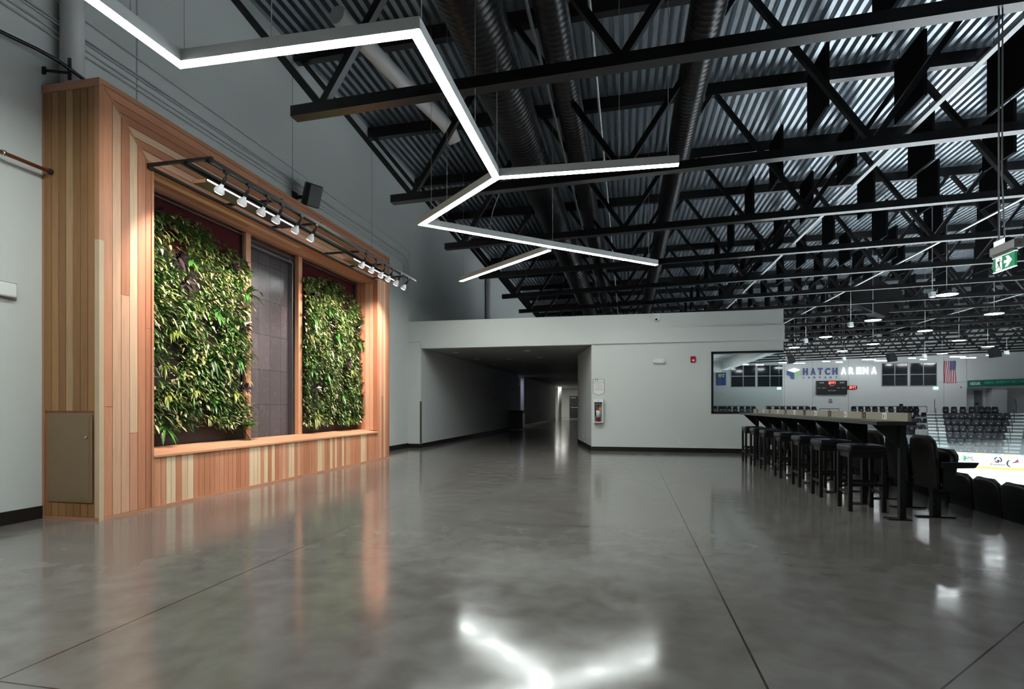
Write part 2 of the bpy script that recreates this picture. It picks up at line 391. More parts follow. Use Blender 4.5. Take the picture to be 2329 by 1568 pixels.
# white wall ahead: opening for the corridor, opening for the window
W0, W1, WZ0, WZ1 = 2.196, 3.96, 1.04, 2.67
b = MB()
b.box(WX, CL, YW, YW + 0.2, 0, ZC); b.box(WX, 3.96, YW, YW + 0.2, ZC, ZT)
b.box(CR, W0, YW, YW + 0.2, 0, ZC); b.box(W0, 3.96, YW, YW + 0.2, 0, WZ0); b.box(W0, 3.96, YW, YW + 0.2, WZ1, ZC)
wf = struct(b.build('wall_front', M_WALL), 'white wall ahead with the dark corridor opening', 'wall')
MB().box(CR, 3.97, YW - 0.06, YW - 0.001, ZC + 0.005, 3.33).build('bulkhead_band', M_WALL, wf)
b = MB().box(WX + 0.02, CL - 0.0, YW - 0.006, YW, 3.13, 3.14).box(CL - 0.012, CL, YW - 0.006, YW, ZC, 3.14)
b.build('panel_joint', M_GREY, wf)
MB().box(CL - 0.03, CL + 0.012, YW - 0.012, YW + 0.03, 0.14, 1.38).build('corner_guard', mat('brown_corner_guard', (0.13, 0.11, 0.10), 0.4, metal=0.5), wf)
struct(MB().box(WX + 0.012, CL, YW - 0.012, YW, 0, 0.12).build('baseboard_front', M_BASE), 'black baseboard left of the corridor opening', 'baseboard')
struct(MB().box(CR, 3.96, YW - 0.012, YW, 0, 0.12).build('baseboard_back', M_BASE), 'black baseboard under the white wall right of the corridor', 'baseboard')
# corridor
SP = (-1.6, 18.3)
b = MB().box(CL - 0.2, CL, YW + 0.2, 29.9, 0, ZC).box(CL - 0.2, CL, 31.6, 46.2, 0, ZC)
struct(b.build('wall_corridor_left', M_WALLD), 'dark left wall of the corridor', 'wall')
struct(MB().box(CL, CL + 0.012, YW + 0.0, 29.9, 0, 0.13).box(CL, CL + 0.012, 31.6, 46.2, 0, 0.13).build('baseboard_corridor', M_BASE), 'black baseboard along the corridor left wall', 'baseboard')
struct(MB().box(CL - 1.6, CL - 1.5, 29.0, 32.5, 0, ZC).build('wall_alcove', M_WALL), 'pale back wall of the corridor alcove', 'wall')
b = MB().prism([(CR, YW + 0.2, 0), (SP[0], SP[1], 0), (SP[0], 56, 0), (SP[0] + 0.2, 56, 0), (SP[0] + 0.2, SP[1], 0), (CR + 0.2, YW + 0.2, 0)], (0, 0, ZC))
struct(b.build('wall_corridor_right', M_WALLD), 'splayed right wall of the corridor', 'wall')
b = MB().prism([(CR - 0.012, YW + 0.0, 0), (SP[0] - 0.012, SP[1], 0), (SP[0], SP[1], 0), (CR, YW + 0.0, 0)], (0, 0, 0.13))
struct(b.build('baseboard_splay', M_BASE), 'black baseboard on the corridor right splay', 'baseboard')
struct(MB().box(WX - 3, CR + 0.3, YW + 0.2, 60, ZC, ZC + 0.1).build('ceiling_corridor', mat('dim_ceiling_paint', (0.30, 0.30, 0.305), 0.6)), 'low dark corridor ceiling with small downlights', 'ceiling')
struct(MB().box(-12, SP[0] + 0.2, 57.0, 57.2, 0, 3.2).build('wall_corridor_end', M_WALL), 'bright wall at the far end of the corridor', 'wall')
struct(MB().box(CL - 3.2, CL - 3.0, 46.0, 57.2, 0, 3.2).build('wall_hall_side', M_WALL), 'bright side wall beyond the corridor', 'wall')
struct(MB().tube([(-5.85, 48.5, 0), (-5.85, 48.5, ZC)], 0.16, 16).build('column_hall', M_WALL), 'white round column at the end of the corridor', 'column')
d1 = struct(MB().box(-5.85, -4.4, 56.94, 57.0, 0, 2.25).build('door_1', mat('black_door', (0.015, 0.016, 0.018), 0.4)), 'black exit door at the corridor end', 'door')
MB().box(-5.7, -4.55, 56.90, 56.94, 1.02, 1.08).build('push_bar', M_CHROME, d1)
MB().box(-5.72, -5.2, 56.93, 56.94, 2.03, 2.10).build('door_sign', M_WTEXT, d1)
# room behind the window
struct(MB().box(CR + 0.2, 3.96, YW + 0.2, 23.0, 3.0, ZT).build('ceiling_room', M_CEILT), 'white tiled ceiling of the room behind the window', 'ceiling')
struct(MB().box(3.70, 3.96, YW + 0.2, 23.0, 2.67, 3.0).build('trim_1', M_CEILT), 'boxed header beam above the side glazing of the room', 'trim')
struct(MB().box(-0.6, 3.7, 22.74, 23.0, 2.60, 3.0).build('trim_2', M_CEILT), 'boxed end beam of the room ceiling', 'trim')
struct(MB().box(-0.7, -0.6, YW + 0.2, 23.0, 0, 3.0).build('wall_room', M_WALL), 'inner wall of the room behind the window', 'wall')
struct(MB().box(-0.6, 3.96, 22.9, 23.0, 0, 0.85).box(3.86, 3.96, YW + 0.2, 22.9, 0, 0.85).build('wall_room_sill', M_WALL), 'low sill wall under the room glazing', 'wall')
b = MB()
for y in (17.2, 19.2, 21.2):
    b.box(0.4, 3.7, y - 0.01, y + 0.01, 2.992, 3.0)
for x in (1.0, 2.4): b.box(x - 0.01, x + 0.01, YW + 0.2, 22.7, 2.992, 3.0)
struct(b.build('trim_3', M_GREY), 'thin grid lines of the suspended ceiling', 'trim')
w5 = struct(MB().box(W0, W1, YW + 0.09, YW + 0.10, WZ0, WZ1).build('window_1', M_GLASS), 'large frameless corner glass pane in the white wall', 'window')
b = MB().box(W0 - 0.005, W0 + 0.05, YW - 0.015, YW + 0.2, WZ0, WZ1).box(W0 - 0.005, 3.96, YW - 0.015, YW + 0.2, WZ1 - 0.05, WZ1 + 0.005).box(W0 - 0.005, 3.96, YW - 0.015, YW + 0.2, WZ0 - 0.005, WZ0 + 0.05)
b.build('window_frame', M_BLACK, w5)

# roof deck: real corrugation running away from the viewer
b = MB(); P = 0.18; x = WX; n = int((47 - WX) / P)
prof = []
for i in range(n):
    x = WX + i * P; z = deck_z(x)
    prof += [(x, z), (x + 0.085, z), (x + 0.103, z + 0.12), (x + 0.162, z + 0.12)]
prof.append((WX + n * P, deck_z(WX + n * P)))
vs = [(px, y, pz) for y in (-3.0, YF + 0.3) for px, pz in prof]; m_ = len(prof)
b.add(vs, [(i, i + 1, m_ + i + 1, m_ + i) for i in range(m_ - 1)])
struct(b.build('ceiling', M_DECK, fixnorm=False), 'corrugated steel roof deck over the arena', 'ceiling')

# arena shell
struct(MB().prism([(7.0, -14, -3.5), (42, -14, -3.5), (42, 36, -3.5), (26.5, 43.6, -3.5), (20, 46.8, -3.5), (7, 46.8, -3.5)], (0, 0, 0.3)).build('floor_ice', M_ICE), 'brightly lit white ice sheet', 'ice rink')
far = struct(MB().box(3.0, 33.0, YF, YF + 0.3, -3, 8.6).box(33.0, 47.0, YF, YF + 0.3, 3.0, 8.9).build('wall_far', M_WALLF), 'pale far end wall of the arena', 'wall')
b = MB()
for xx in (16.3, 19.0, 22.4, 31.0, 33.0): b.box(xx - 0.015, xx + 0.015, YF - 0.004, YF, 0.4, 6)
b.box(30.6, 33, YF - 0.004, YF, 3.58, 3.61)
b.build('panel_joint', M_GREY, far)
struct(MB().box(33.0, 47.0, YF + 1.2, YF + 1.5, 0, 3.3).box(35.3, 36.6, YF + 0.3, YF + 1.2, 0, 3.0).build('wall_recess', M_WALLD), 'grey recessed wall under the green fascia', 'wall')
struct(MB().box(46.5, 47.0, -14, YF, -3.5, 8.9).build('wall_right', M_WALLD), 'dim right side wall of the arena', 'wall')
struct(MB().box(29.3, 33.0, YF - 0.02, YF, 0.35, 0.5).build('baseboard_far', M_BASE), 'dark baseboard of the far arena wall', 'baseboard')
d2 = struct(MB().box(33.65 + 0.62, 34.32 + 0.62, YF + 1.12, YF + 1.2, 0.36, 2.75).build('door_2', mat('grey_door', (0.14, 0.15, 0.17), 0.5)), 'grey door in the recess under the green fascia', 'door')
MB().box(34.35, 34.6, YF + 1.08, YF + 1.12, 1.35, 1.5).build('push_bar', M_BLACK, d2)
for i, (xa, xb) in enumerate(((11.0, 13.4), (13.65, 16.07), (25.49, 27.75), (28.03, 30.33))):
    w = struct(MB().box(xa, xb, YF - 0.05, YF, 3.28, 5.51).build('window_%d' % (i + 2), M_PANE),
               ['dark four pane window next to the blue banner', 'dark four pane window left of the lettering', 'dark four pane window right of the lettering', 'dark four pane window beside the striped flag'][i], 'window')
    mx_ = (xa + xb) / 2
    MB().box(mx_ - 0.035, mx_ + 0.035, YF - 0.08, YF - 0.05, 3.28, 5.51).box(xa, xb, YF - 0.08, YF - 0.05, 4.36, 4.43).box(xa - 0.05, xa, YF - 0.07, YF, 3.2, 5.56).box(xb, xb + 0.05, YF - 0.07, YF, 3.2, 5.56).box(xa, xb, YF - 0.07, YF, 3.22, 3.28).box(xa, xb, YF - 0.07, YF, 5.51, 5.56).build('window_frame', M_GREY, w)

# tiers below the concourse edge
b = MB()
for k in range(6): b.box(EDGE + 0.002 + 0.85 * k, EDGE + 0.85 * (k + 1), -4.0, 26.0, -3.5, -0.56 - 0.45 * k)
struct(b.build('floor_tiers_near', M_CONC), 'concrete seating tiers dropping from the concourse edge to the ice', 'seating tiers')

# ================================================================== ROOF STEEL
SPAN = 3.09
XB = [-3.91 + 3.85 * j for j in range(13)]
XT = [-6.25] + [-1.98 + 3.85 * j for j in range(12)]
def zb(x): return 5.185 + 0.03 * x
def zt(x): return deck_z(x) - 0.02
def truss(label, parts):
    r = thing('roof_truss', (0, 0, 5.0), label, 'roof truss', 'black roof trusses')
    ends = (-4.32, 46.0)
    bc = MB().prism([(ends[0], -0.08, zb(ends[0]) - 0.005), (ends[1], -0.08, zb(ends[1])), (ends[1], -0.08, zb(ends[1]) + 0.14), (ends[0], -0.08, zb(ends[0]) + 0.135)], (0, 0.16, 0))
    tc = MB().prism([(-6.33, -0.08, zt(-6.33) - 0.26), (46, -0.08, zt(46) - 0.26), (46, -0.08, zt(46)), (-6.33, -0.08, zt(-6.33))], (0, 0.16, 0))
    webs = []
    for j, x in enumerate(XB):
        webs.append(((x, 0, zb(x) + 0.1), (XT[j], 0, zt(XT[j]) - 0.15)))
        if j + 1 < len(XT): webs.append(((x, 0, zb(x) + 0.1), (XT[j + 1], 0, zt(XT[j + 1]) - 0.15)))
    if parts:
        bc.build('bottom_chord', M_STEEL, r); tc.build('top_chord', M_STEEL, r)
        for a, c in webs: MB().bar(a, c, 0.10, 0.09).build('brace', M_STEEL, r)
    else:
        for a, c in webs: bc.bar(a, c, 0.10, 0.09)
        bc.v += [];
        n0 = len(bc.v); bc.v += tc.v; bc.f += [tuple(i + n0 for i in f) for f in tc.f]; bc.m += tc.m; bc.sm += tc.sm
        bc.build('chords_and_braces', M_STEEL, r)
    return r
t0 = truss('nearest black roof truss, crossing above the bent light', True); t0.location.y = 6.46
for k in range(1, 7):
    spawn(t0, (0, 6.46 + SPAN * k, 5.0), 'black roof truss, %s counted from the nearest one' % ORD[k])
t1 = truss('black roof truss, eighth counted from the nearest one', False); t1.location.y = 6.46 + SPAN * 7
for k in range(8, 18):
    spawn(t1, (0, 6.46 + SPAN * k, 5.0), 'black roof truss, %s counted from the nearest one' % ORD[k])
for i, xx in enumerate((4.25, 8.1, 15.8, 23.5)):
    o = MB().box(xx - 0.035, xx + 0.035, 3.4, 59.0, zb(xx) + 0.14, zb(xx) + 0.17).build('bridging_bar', M_GREY)
    tag(o, 'long steel bridging bar running across the trusses, %s from the ducts' % ORD[i], 'steel bar', 'bridging bars on the trusses')

# ducts
def duct(x, z, r, label):
    o = MB()
    pts, rs = [], []
    y = 1.0
    while y < 58:
        pts += [(x, y, z), (x, y + 0.085, z), (x, y + 0.10, z)]; rs += [r, r, r * 1.015]; y += 0.12 if y < 20 else 0.4
    o.tube(pts, rs, 28)
    return tag(o.build('spiral_duct', M_DUCT), label, 'duct', 'spiral ducts under the roof')
duct(-2.10, 6.78, 0.42, 'widest dark spiral duct, nearest the left wall')
duct(-1.02, 6.75, 0.24, 'slim dark spiral duct between the other two ducts')
duct(1.10, 6.75, 0.25, 'dark spiral duct nearest the seating bowl')
for i, (xx, zz, r, lb) in enumerate(((-1.45, 7.2, 0.03, 'thin steel conduit between the wide and the slim duct'), (-0.55, 7.35, 0.03, 'thin steel conduit right of the slim duct'))):
    tag(MB().tube([(xx, 1, zz), (xx, 57, zz)], r, 8).build('conduit', M_GREY), lb, 'conduit', 'conduits under the roof')
b = MB()
pth = [Vector((-4.35, 7.6, 7.25)), Vector((-4.05, 9.3, 7.2)), Vector((-3.75, 10.6, 7.15)), Vector((-3.65, 11.0, 7.08)), Vector((-3.6, 11.15, 6.9))]
b.tube(pth, [0.14] * 5, 16)
tag(b.build('vent_pipe', M_PIPE), 'fat white vent pipe with an elbow, above the nearest truss', 'pipe')

# acoustic baffles hanging between the trusses
bf0 = None
for k in range(16):
    yc = 8.80 + SPAN * k
    i = 0
    while True:
        xx = 3.74 + 1.63 * i
        if xx > 0.66 * yc or i > 12: break
        lb = 'black hanging acoustic baffle in %s bay from the front, %s column from the ducts' % (ORD[k], ORD[i])
        zt_ = zt(xx) - 0.20
        if bf0 is None:
            bf0 = thing('acoustic_baffle', (xx, yc, zt_), lb, 'acoustic baffle', 'acoustic baffles between the trusses')
            MB().box(xx - 0.03, xx + 0.03, yc - 0.56, yc + 0.56, zt_ - 1.22, zt_).build('panel', M_BAFFLE, bf0)
            for yy in (yc - 0.4, yc + 0.4): MB().tube([(xx, yy, zt_), (xx, yy, zt_ + 0.21)], 0.006, 5).build('hanger', M_BLACK, bf0)
        else: spawn(bf0, (xx, yc, zt_), lb)
        i += 1

# ================================================================== CEDAR SURROUND
XF, XK = -5.58, -6.10
YA, YB_, ZH = 4.83, 12.17, 4.80
OA, OB, OZ0, OZ1 = 5.515, 11.545, 0.655, 4.08
ws = thing('cedar_surround', (XF, 8.5, 0), 'tall cedar plank surround framing the green wall', 'wall surround')
G = 0.0035
def plank_v(b, y0, y1, z0, z1, ztop=None):
    """upright plank on the front face; ztop(y) clips the upper end"""
    za, zc = (z1, z1) if ztop is None else (min(z1, ztop(y0)), min(z1, ztop(y1)))
    if min(za, zc) <= z0 + 0.01: return
    b.prism([(XF - 0.02, y0 + G, z0), (XF - 0.02, y1 - G, z0), (XF - 0.02, y1 - G, zc), (XF - 0.02, y0 + G, za)], (0.02, 0, 0))
def split(z0, z1, p):
    if rnd.random() < p:
        c = rnd.uniform(z0 + 0.15 * (z1 - z0), z0 + 0.85 * (z1 - z0)); return [(z0, c - 0.002), (c + 0.002, z1)]
    return [(z0, z1)]
def pillar(y0, y1, ztop, nm):
    b = MB(); n = max(1, round((y1 - y0) / 0.098)); w = (y1 - y0) / n
    for i in range(n):
        for za, zb_ in split(0.035, ZH - 0.06, 0.5): plank_v(b, y0 + i * w, y0 + (i + 1) * w, za, zb_, ztop)
    o = b.build(nm, M_CEDV, ws)
    return o
mitL = lambda y: ZH - 0.0 - (y - YA) / (OA - YA) * (ZH - OZ1)
mitR = lambda y: OZ1 + (y - OB) / (YB_ - OB) * (ZH - OZ1)
pillar(YA + 0.05, OA, mitL, 'left_pillar'); pillar(OB, YB_ - 0.0, mitR, 'right_pillar')
# dark cores behind the planks
MB().box(WX + 0.002, XF - 0.021, YA + 0.021, OA - 0.02, 0.0, ZH - 0.01).box(WX + 0.002, XF - 0.021, OB + 0.021, YB_ - 0.015, 0, ZH - 0.01).box(WX + 0.002, XF - 0.021, OA - 0.02, OB + 0.021, OZ1 + 0.021, ZH - 0.01).box(WX + 0.002, XF - 0.021, OA - 0.02, OB + 0.021, 0, OZ0 - 0.03).build('inner_core', M_CEDTRIM, ws)
# left side face of the pillar
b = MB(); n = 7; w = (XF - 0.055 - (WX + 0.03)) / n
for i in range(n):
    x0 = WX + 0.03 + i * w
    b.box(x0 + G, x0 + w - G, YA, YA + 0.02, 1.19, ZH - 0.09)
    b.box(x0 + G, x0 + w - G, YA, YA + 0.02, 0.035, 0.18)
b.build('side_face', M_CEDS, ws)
Lp = [(XF - 0.055, YA - 0.004), (XF + 0.004, YA - 0.004), (XF + 0.004, YA + 0.05), (XF - 0.018, YA + 0.05), (XF - 0.018, YA + 0.018), (XF - 0.055, YA + 0.018)]
M_CREAM = mat('cream_cedar_post', (0.56, 0.42, 0.27), 0.45, noise=0.12, nscale=3)
MB().prism([(x, y, 3.052) for x, y in Lp], (0, 0, ZH - 0.06 - 3.052)).build('corner_post', M_CEDTRIM, ws)
MB().prism([(x, y, 0) for x, y in Lp], (0, 0, 3.05)).build('corner_post', M_CREAM, ws)
b = MB().box(WX + 0.003, WX + 0.03, YA - 0.004, YA + 0.02, 0, ZH - 0.09).box(WX + 0.003, XF, YA - 0.006, YA + 0.02, 0.0, 0.032)
b.box(XF - 0.02, XF + 0.006, YA + 0.05, YB_, 0.0, 0.032).box(OA * 0 + XF - 0.02, XF + 0.012, OA - 0.03, OA, 0.032, OZ1)
b.box(XF - 0.02, XF + 0.006, OA, OA + 0.025, 0.032, OZ0 - 0.03)
b.box(WX + 0.003, XF + 0.01, YA - 0.01, YA + 0.02, ZH - 0.085, ZH).box(XF - 0.02, XF + 0.01, YA + 0.02, YB_, ZH - 0.055, ZH).box(WX + 0.003, XF, YB_ - 0.015, YB_, 0, ZH - 0.055)
b.build('trim', M_CEDTRIM, ws)
# header, planks running lengthwise with mitred ends
b = MB(); n = 7; w = (ZH - 0.055 - OZ1) / n
for i in range(n):
    z0, z1 = OZ1 + i * w, OZ1 + (i + 1) * w
    yl = lambda z: YA + (ZH - z) / (ZH - OZ1) * (OA - YA) + 0.012
    yr = lambda z: OB + (z - OZ1) / (ZH - OZ1) * (YB_ - OB) - 0.012
    c = rnd.uniform(7, 10.5)
    for a0, a1, e0, e1 in ((yl(z0), yl(z1), c, c), (c + 0.004, c + 0.004, yr(z0), yr(z1))):
        b.prism([(XF - 0.02, a0, z0 + G), (XF - 0.02, e0, z0 + G), (XF - 0.02, e1, z1 - G), (XF - 0.02, a1, z1 - G)], (0.02, 0, 0))
b.build('header', M_CEDH, ws)
b = MB()
b.prism([(XF - 0.018, YA + 0.03, ZH - 0.06), (XF - 0.018, OA - 0.012, OZ1), (XF - 0.018, OA + 0.02, OZ1), (XF - 0.018, YA + 0.062, ZH - 0.06)], (0.022, 0, 0))
b.prism([(XF - 0.018, YB_ - 0.03, ZH - 0.06), (XF - 0.018, OB + 0.012, OZ1), (XF - 0.018, OB - 0.02, OZ1), (XF - 0.018, YB_ - 0.062, ZH - 0.06)], (0.022, 0, 0))
b.build('mitre_strip', M_CEDTRIM, ws)
# underside of the header and side return
b = MB(); n = 5; w = (XF - XK) / n
for i in range(n):
    c = rnd.uniform(7, 10); x0 = XK + i * w
    b.box(x0 + G, x0 + w - G, OA, c, OZ1, OZ1 + 0.02); b.box(x0 + G, x0 + w - G, c + 0.004, OB, OZ1, OZ1 + 0.02)
b.build('soffit', M_CEDH, ws)
b = MB()
for i in range(n): x0 = XK + i * w; b.box(x0 + G, x0 + w - G, OB, OB + 0.02, OZ0 + 0.03, OZ1)
b.build('side_return', M_CEDV, ws)
b = MB()
for i in range(n): x0 = XK + i * w; b.box(x0 + G, x0 + w - G, OA - 0.02, OA, OZ0 + 0.03, OZ1)
b.build('side_return', M_CEDV, ws)
# base
b = MB(); y = OA + 0.025
while y < OB - 0.03:
    w = rnd.choice((0.075, 0.088, 0.088, 0.1)); plank_v(b, y, min(y + w, OB), 0.032, OZ0 - 0.032); y += w
b.build('base_panel', M_CEDB, ws)
b = MB().prism([(XK + 0.01, OA, 0.62), (XF - 0.0, OA, 0.62), (XF + 0.018, OA, 0.622), (XF + 0.018, OA, OZ0 - 0.006), (XF + 0.008, OA, OZ0), (XK + 0.01, OA, OZ0 + 0.055)], (0, OB - OA, 0))
b.build('sill', M_SILL, ws)
for y in (7.834, 9.285):
    MB().box(XK - 0.05, XK + 0.03, y - 0.058, y + 0.058, OZ0 + 0.05, OZ1 - 0.002).build('mullion', M_SILL, ws)
ad = MB().box(-6.265, -5.665, YA - 0.012, YA, 0.19, 1.16).build('access_door', M_ACCESS, ws, bevel=0.004)
MB().box(-6.235, -5.70, YA - 0.016, YA - 0.0125, 0.22, 1.13).build('door_leaf', M_ACCESS, ad)
MB().tube([(-5.725, YA - 0.012, 0.905), (-5.725, YA - 0.034, 0.905)], 0.012, 10).build('knob', M_CHROME, ad)

# stone panel between the two green panels
sp = thing('stone_panel', (XK, 8.55, OZ0), 'dark grey stone tile panel between the two green panels', 'stone panel')
MB().box(XK - 0.12, XK - 0.09, 7.892, 9.227, OZ0 + 0.05, OZ1).build('tile_face', M_TILE, sp)
MB().box(XK - 0.12, XK + 0.0, 9.07, 9.095, OZ0 + 0.06, 3.90).box(XK - 0.09, XK - 0.085, 9.095, 9.227, OZ0 + 0.06, 4.02).box(XK - 0.09, XK + 0.0, 7.892, 9.09, 3.90, 3.93).box(XK - 0.1, XK - 0.06, 7.895, 9.22, 4.0, 4.05).build('metal_frame', M_DKFRAME, sp)

# ------------------------------------------------------------------ planting
def leaf(b, base, d, up, L, W, n=2, droop=0.0, fold=0.25, mi=0):
    d = Vector(d).normalized(); up = Vector(up); side = d.cross(up)
    if side.length < 1e-4: side = Vector((0, 1, 0))
    side.normalize(); nrm = side.cross(d).normalized()
    base = Vector(base); vs = [base]
    for i in range(1, n + 1):
        t = i / (n + 1)
        p = base + d * (L * t) + Vector((0, 0, -1)) * (droop * L * t * t)
        w = W * 0.5 * math.sin(PI * min(1, t * 0.9 + 0.1)) ** 0.8
        vs += [p - side * w + nrm * (fold * w), p, p + side * w + nrm * (fold * w)]
    vs.append(base + d * L + Vector((0, 0, -1)) * (droop * L))
    fs = [(0, 2, 1), (0, 3, 2)]
    for i in range(n - 1):
        a = 1 + 3 * i; fs += [(a, a + 1, a + 4, a + 3), (a + 1, a + 2, a + 5, a + 4)]
    a = 1 + 3 * (n - 1); e = len(vs) - 1
    fs += [(a, a + 1, e), (a + 1, a + 2, e)]
    b.add(vs, fs, mi, True)

class Noise2:
    def __init__(s, seed): r = random.Random(seed); s.c = [(r.uniform(1.2, 5), r.uniform(1.2, 5), r.uniform(0, 7)) for _ in range(6)]
    def __call__(s, y, z): return sum(math.sin(a * y + c) * math.cos(b * z - c) for a, b, c in s.c) / 6 * 1.6

def green_panel(ya, yb, zlo, top, label, seed, spill_l, spill_r, n, features):
    r = thing('living_wall', (XK, (ya + yb) / 2, OZ0 + 0.05), label, 'living wall', 'planted green panels')
    MB().box(XK - 0.1, XK - 0.06, ya, yb, OZ0 + 0.05, OZ1 - 0.03).build('backing_felt', M_MAROON, r)
    MB().box(XK - 0.058, XK - 0.01, ya + 0.01, yb - 0.04, OZ0 + 0.06, zlo + 0.25).build('planter_trough', M_SOIL, r)
    MB().box(XK - 0.058, XK - 0.02, ya, yb, OZ1 - 0.05, OZ1 - 0.025).box(XK - 0.058, XK - 0.01, yb - 0.035, yb, OZ0 + 0.06, OZ1 - 0.05).build('metal_strip', M_DKFRAME, r)
    q = random.Random(seed); N1, N2 = Noise2(seed), Noise2(seed + 5)
    MB().box(XK - 0.058, XK - 0.03, ya + 0.02, yb - 0.05, zlo + 0.2, min(top(ya), top(yb)) - 0.12).build('planting_mat', M_SOIL, r)
    b = MB(); k = 0
    while k < n:
        y = q.uniform(ya - 0.02, yb + 0.02); t = top(y); z = q.uniform(zlo, t)
        dens = N2(y * 1.6, z * 1.6)
        if dens < -0.28 and q.random() < 0.82: continue
        x = XK - 0.01 + 0.13 * (0.5 + 0.5 * N1(y * 1.3, z * 1.3)) + q.uniform(-0.03, 0.07)
        edge = (1 if yb - y < 0.12 else 0) * spill_r - (1 if y - ya < 0.1 else 0) * spill_l
        d = (q.uniform(0.25, 0.9), q.gauss(0.22, 0.6) + edge * q.uniform(0.2, 1.2), -q.uniform(-0.1, 0.7))
        sz = 0.95 + 0.4 * N2(y * 0.8 + 2, z * 0.8); L = q.uniform(0.05, 0.088) * sz; W = L * q.uniform(0.36, 0.50)
        if q.random() < 0.12: L = q.uniform(0.10, 0.16); W = L * q.uniform(0.12, 0.2)
        if q.random() < 0.05 and edge > 0: y += q.uniform(0, 0.16) * spill_r; L *= 0.9
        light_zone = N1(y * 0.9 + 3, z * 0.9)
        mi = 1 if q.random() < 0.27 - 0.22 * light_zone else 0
        leaf(b, (x, y, z), d, (q.uniform(-0.3, 0.5), q.uniform(-0.4, 0.4), 1), L, W, 3, q.uniform(0.1, 0.6), 0.35, mi); k += 1
    o = b.build('foliage', [M_LEAF, M_LEAFD], r, fixnorm=False); o['kind'] = 'stuff'
    for kind, y, z, s in features:
        c = Vector((XK + 0.10, y, z)); b = MB()
        if kind == 'spider':
            for i in range(22):
                a = q.uniform(-PI, PI); d = (q.uniform(0.5, 1.0), math.cos(a) * 0.9, abs(math.sin(a)) * 0.7 + 0.1)
                leaf(b, c + Vector((0, q.uniform(-.02, .02), q.uniform(-.02, .02))), d, (0, 0, 1), s * q.uniform(0.6, 0.95), s * 0.085, 6, q.uniform(0.7, 1.2), 0.35)
            b.build('spider_plant', M_LEAFY, r, fixnorm=False)
        elif kind == 'strap':
            for i in range(14):
                a = q.uniform(-PI, PI); d = (q.uniform(0.4, 0.9), math.cos(a), math.sin(a) * 0.8)
                leaf(b, c, d, (0, 0, 1), s * q.uniform(0.7, 1.1), s * 0.2, 5, q.uniform(0.2, 0.7), 0.3)
            b.build('broadleaf_plant', M_LEAFD, r, fixnorm=False)
        elif kind == 'dark':
            for i in range(11):
                a = q.uniform(-PI, PI); d = (q.uniform(0.3, 0.8), math.cos(a), math.sin(a) * 0.7)
                leaf(b, c + Vector((0.02, 0, 0)), d, (1, 0, 0.7), s * q.uniform(0.5, 0.9), s * 0.32, 5, q.uniform(0.1, 0.4), 0.15)
            b.build('rubber_plant', M_LEAFP, r, fixnorm=False)
        elif kind == 'palm':
            for i in range(9):
                a = q.uniform(-0.9, 0.9); d = (q.uniform(0.3, 0.7), 0.9, math.sin(a) * 0.9 - 0.2)
                leaf(b, c + Vector((0, 0.03 * i, -0.01 * i)), d, (0.3, 0, 1), s * q.uniform(0.7, 1.1), s * 0.24, 6, q.uniform(0.1, 0.4), 0.2)
            b.build('palm_plant', M_LEAFD, r, fixnorm=False)
        elif kind == 'fern':
            for i in range(26):
                a = q.uniform(-PI, PI); d = Vector((q.uniform(0.3, 0.8), math.cos(a), math.sin(a) * 0.8)).normalized(); L = s * q.uniform(0.6, 1.1)
                sd = d.cross(Vector((0, 0, 1))).normalized()
                for t in range(2, 12):
                    p = c + d * (L * t / 12) + Vector((0, 0, -0.5 * L * (t / 12) ** 2))
                    for g in (-1, 1): leaf(b, p, d * 0.5 + sd * g, (0, 0, 1), s * 0.22 * (1.1 - t / 12), s * 0.06, 1, 0.2, 0.1)
            b.build('fern', M_FERN, r, fixnorm=False)
    return r
def interp(pts):
    def f(y):
        for (a, za), (c, zc) in zip(pts, pts[1:]):
            if y <= c: return za + (zc - za) * max(0, (y - a)) / (c - a)
        return pts[-1][1]
    return f
green_panel(5.56, 7.776, 0.93, interp([(5.5, 3.68), (6.0, 3.80), (6.3, 3.88), (6.7, 3.88), (7.1, 3.84), (7.5, 3.66), (7.8, 3.5)]),
            'larger green planted panel at the near end of the cedar surround', 11, 0, 1.2, 10500,
            [('spider', 6.16, 1.36, 0.30), ('spider', 6.62, 1.44, 0.26), ('spider', 7.42, 1.42, 0.25), ('spider', 6.9, 1.06, 0.24), ('spider', 6.25, 2.22, 0.28), ('spider', 6.1, 1.75, 0.26),
             ('strap', 6.10, 0.98, 0.22), ('strap', 6.55, 3.30, 0.2), ('strap', 7.05, 2.66, 0.24), ('strap', 6.7, 3.66, 0.24), ('strap', 7.72, 3.05, 0.28), ('strap', 7.5, 2.0, 0.22), ('strap', 6.4, 2.62, 0.22), ('strap', 6.95, 1.95, 0.24), ('strap', 7.0, 1.3, 0.2),
             ('dark', 6.32, 3.28, 0.22), ('dark', 6.42, 2.96, 0.20), ('dark', 7.35, 3.42, 0.2), ('dark', 7.62, 1.55, 0.17), ('dark', 5.95, 3.8, 0.13), ('dark', 7.6, 2.55, 0.2),
             ('fern', 6.0, 1.92, 0.24), ('fern', 6.6, 1.22, 0.22), ('fern', 7.55, 2.35, 0.2), ('palm', 7.35, 0.98, 0.34)])
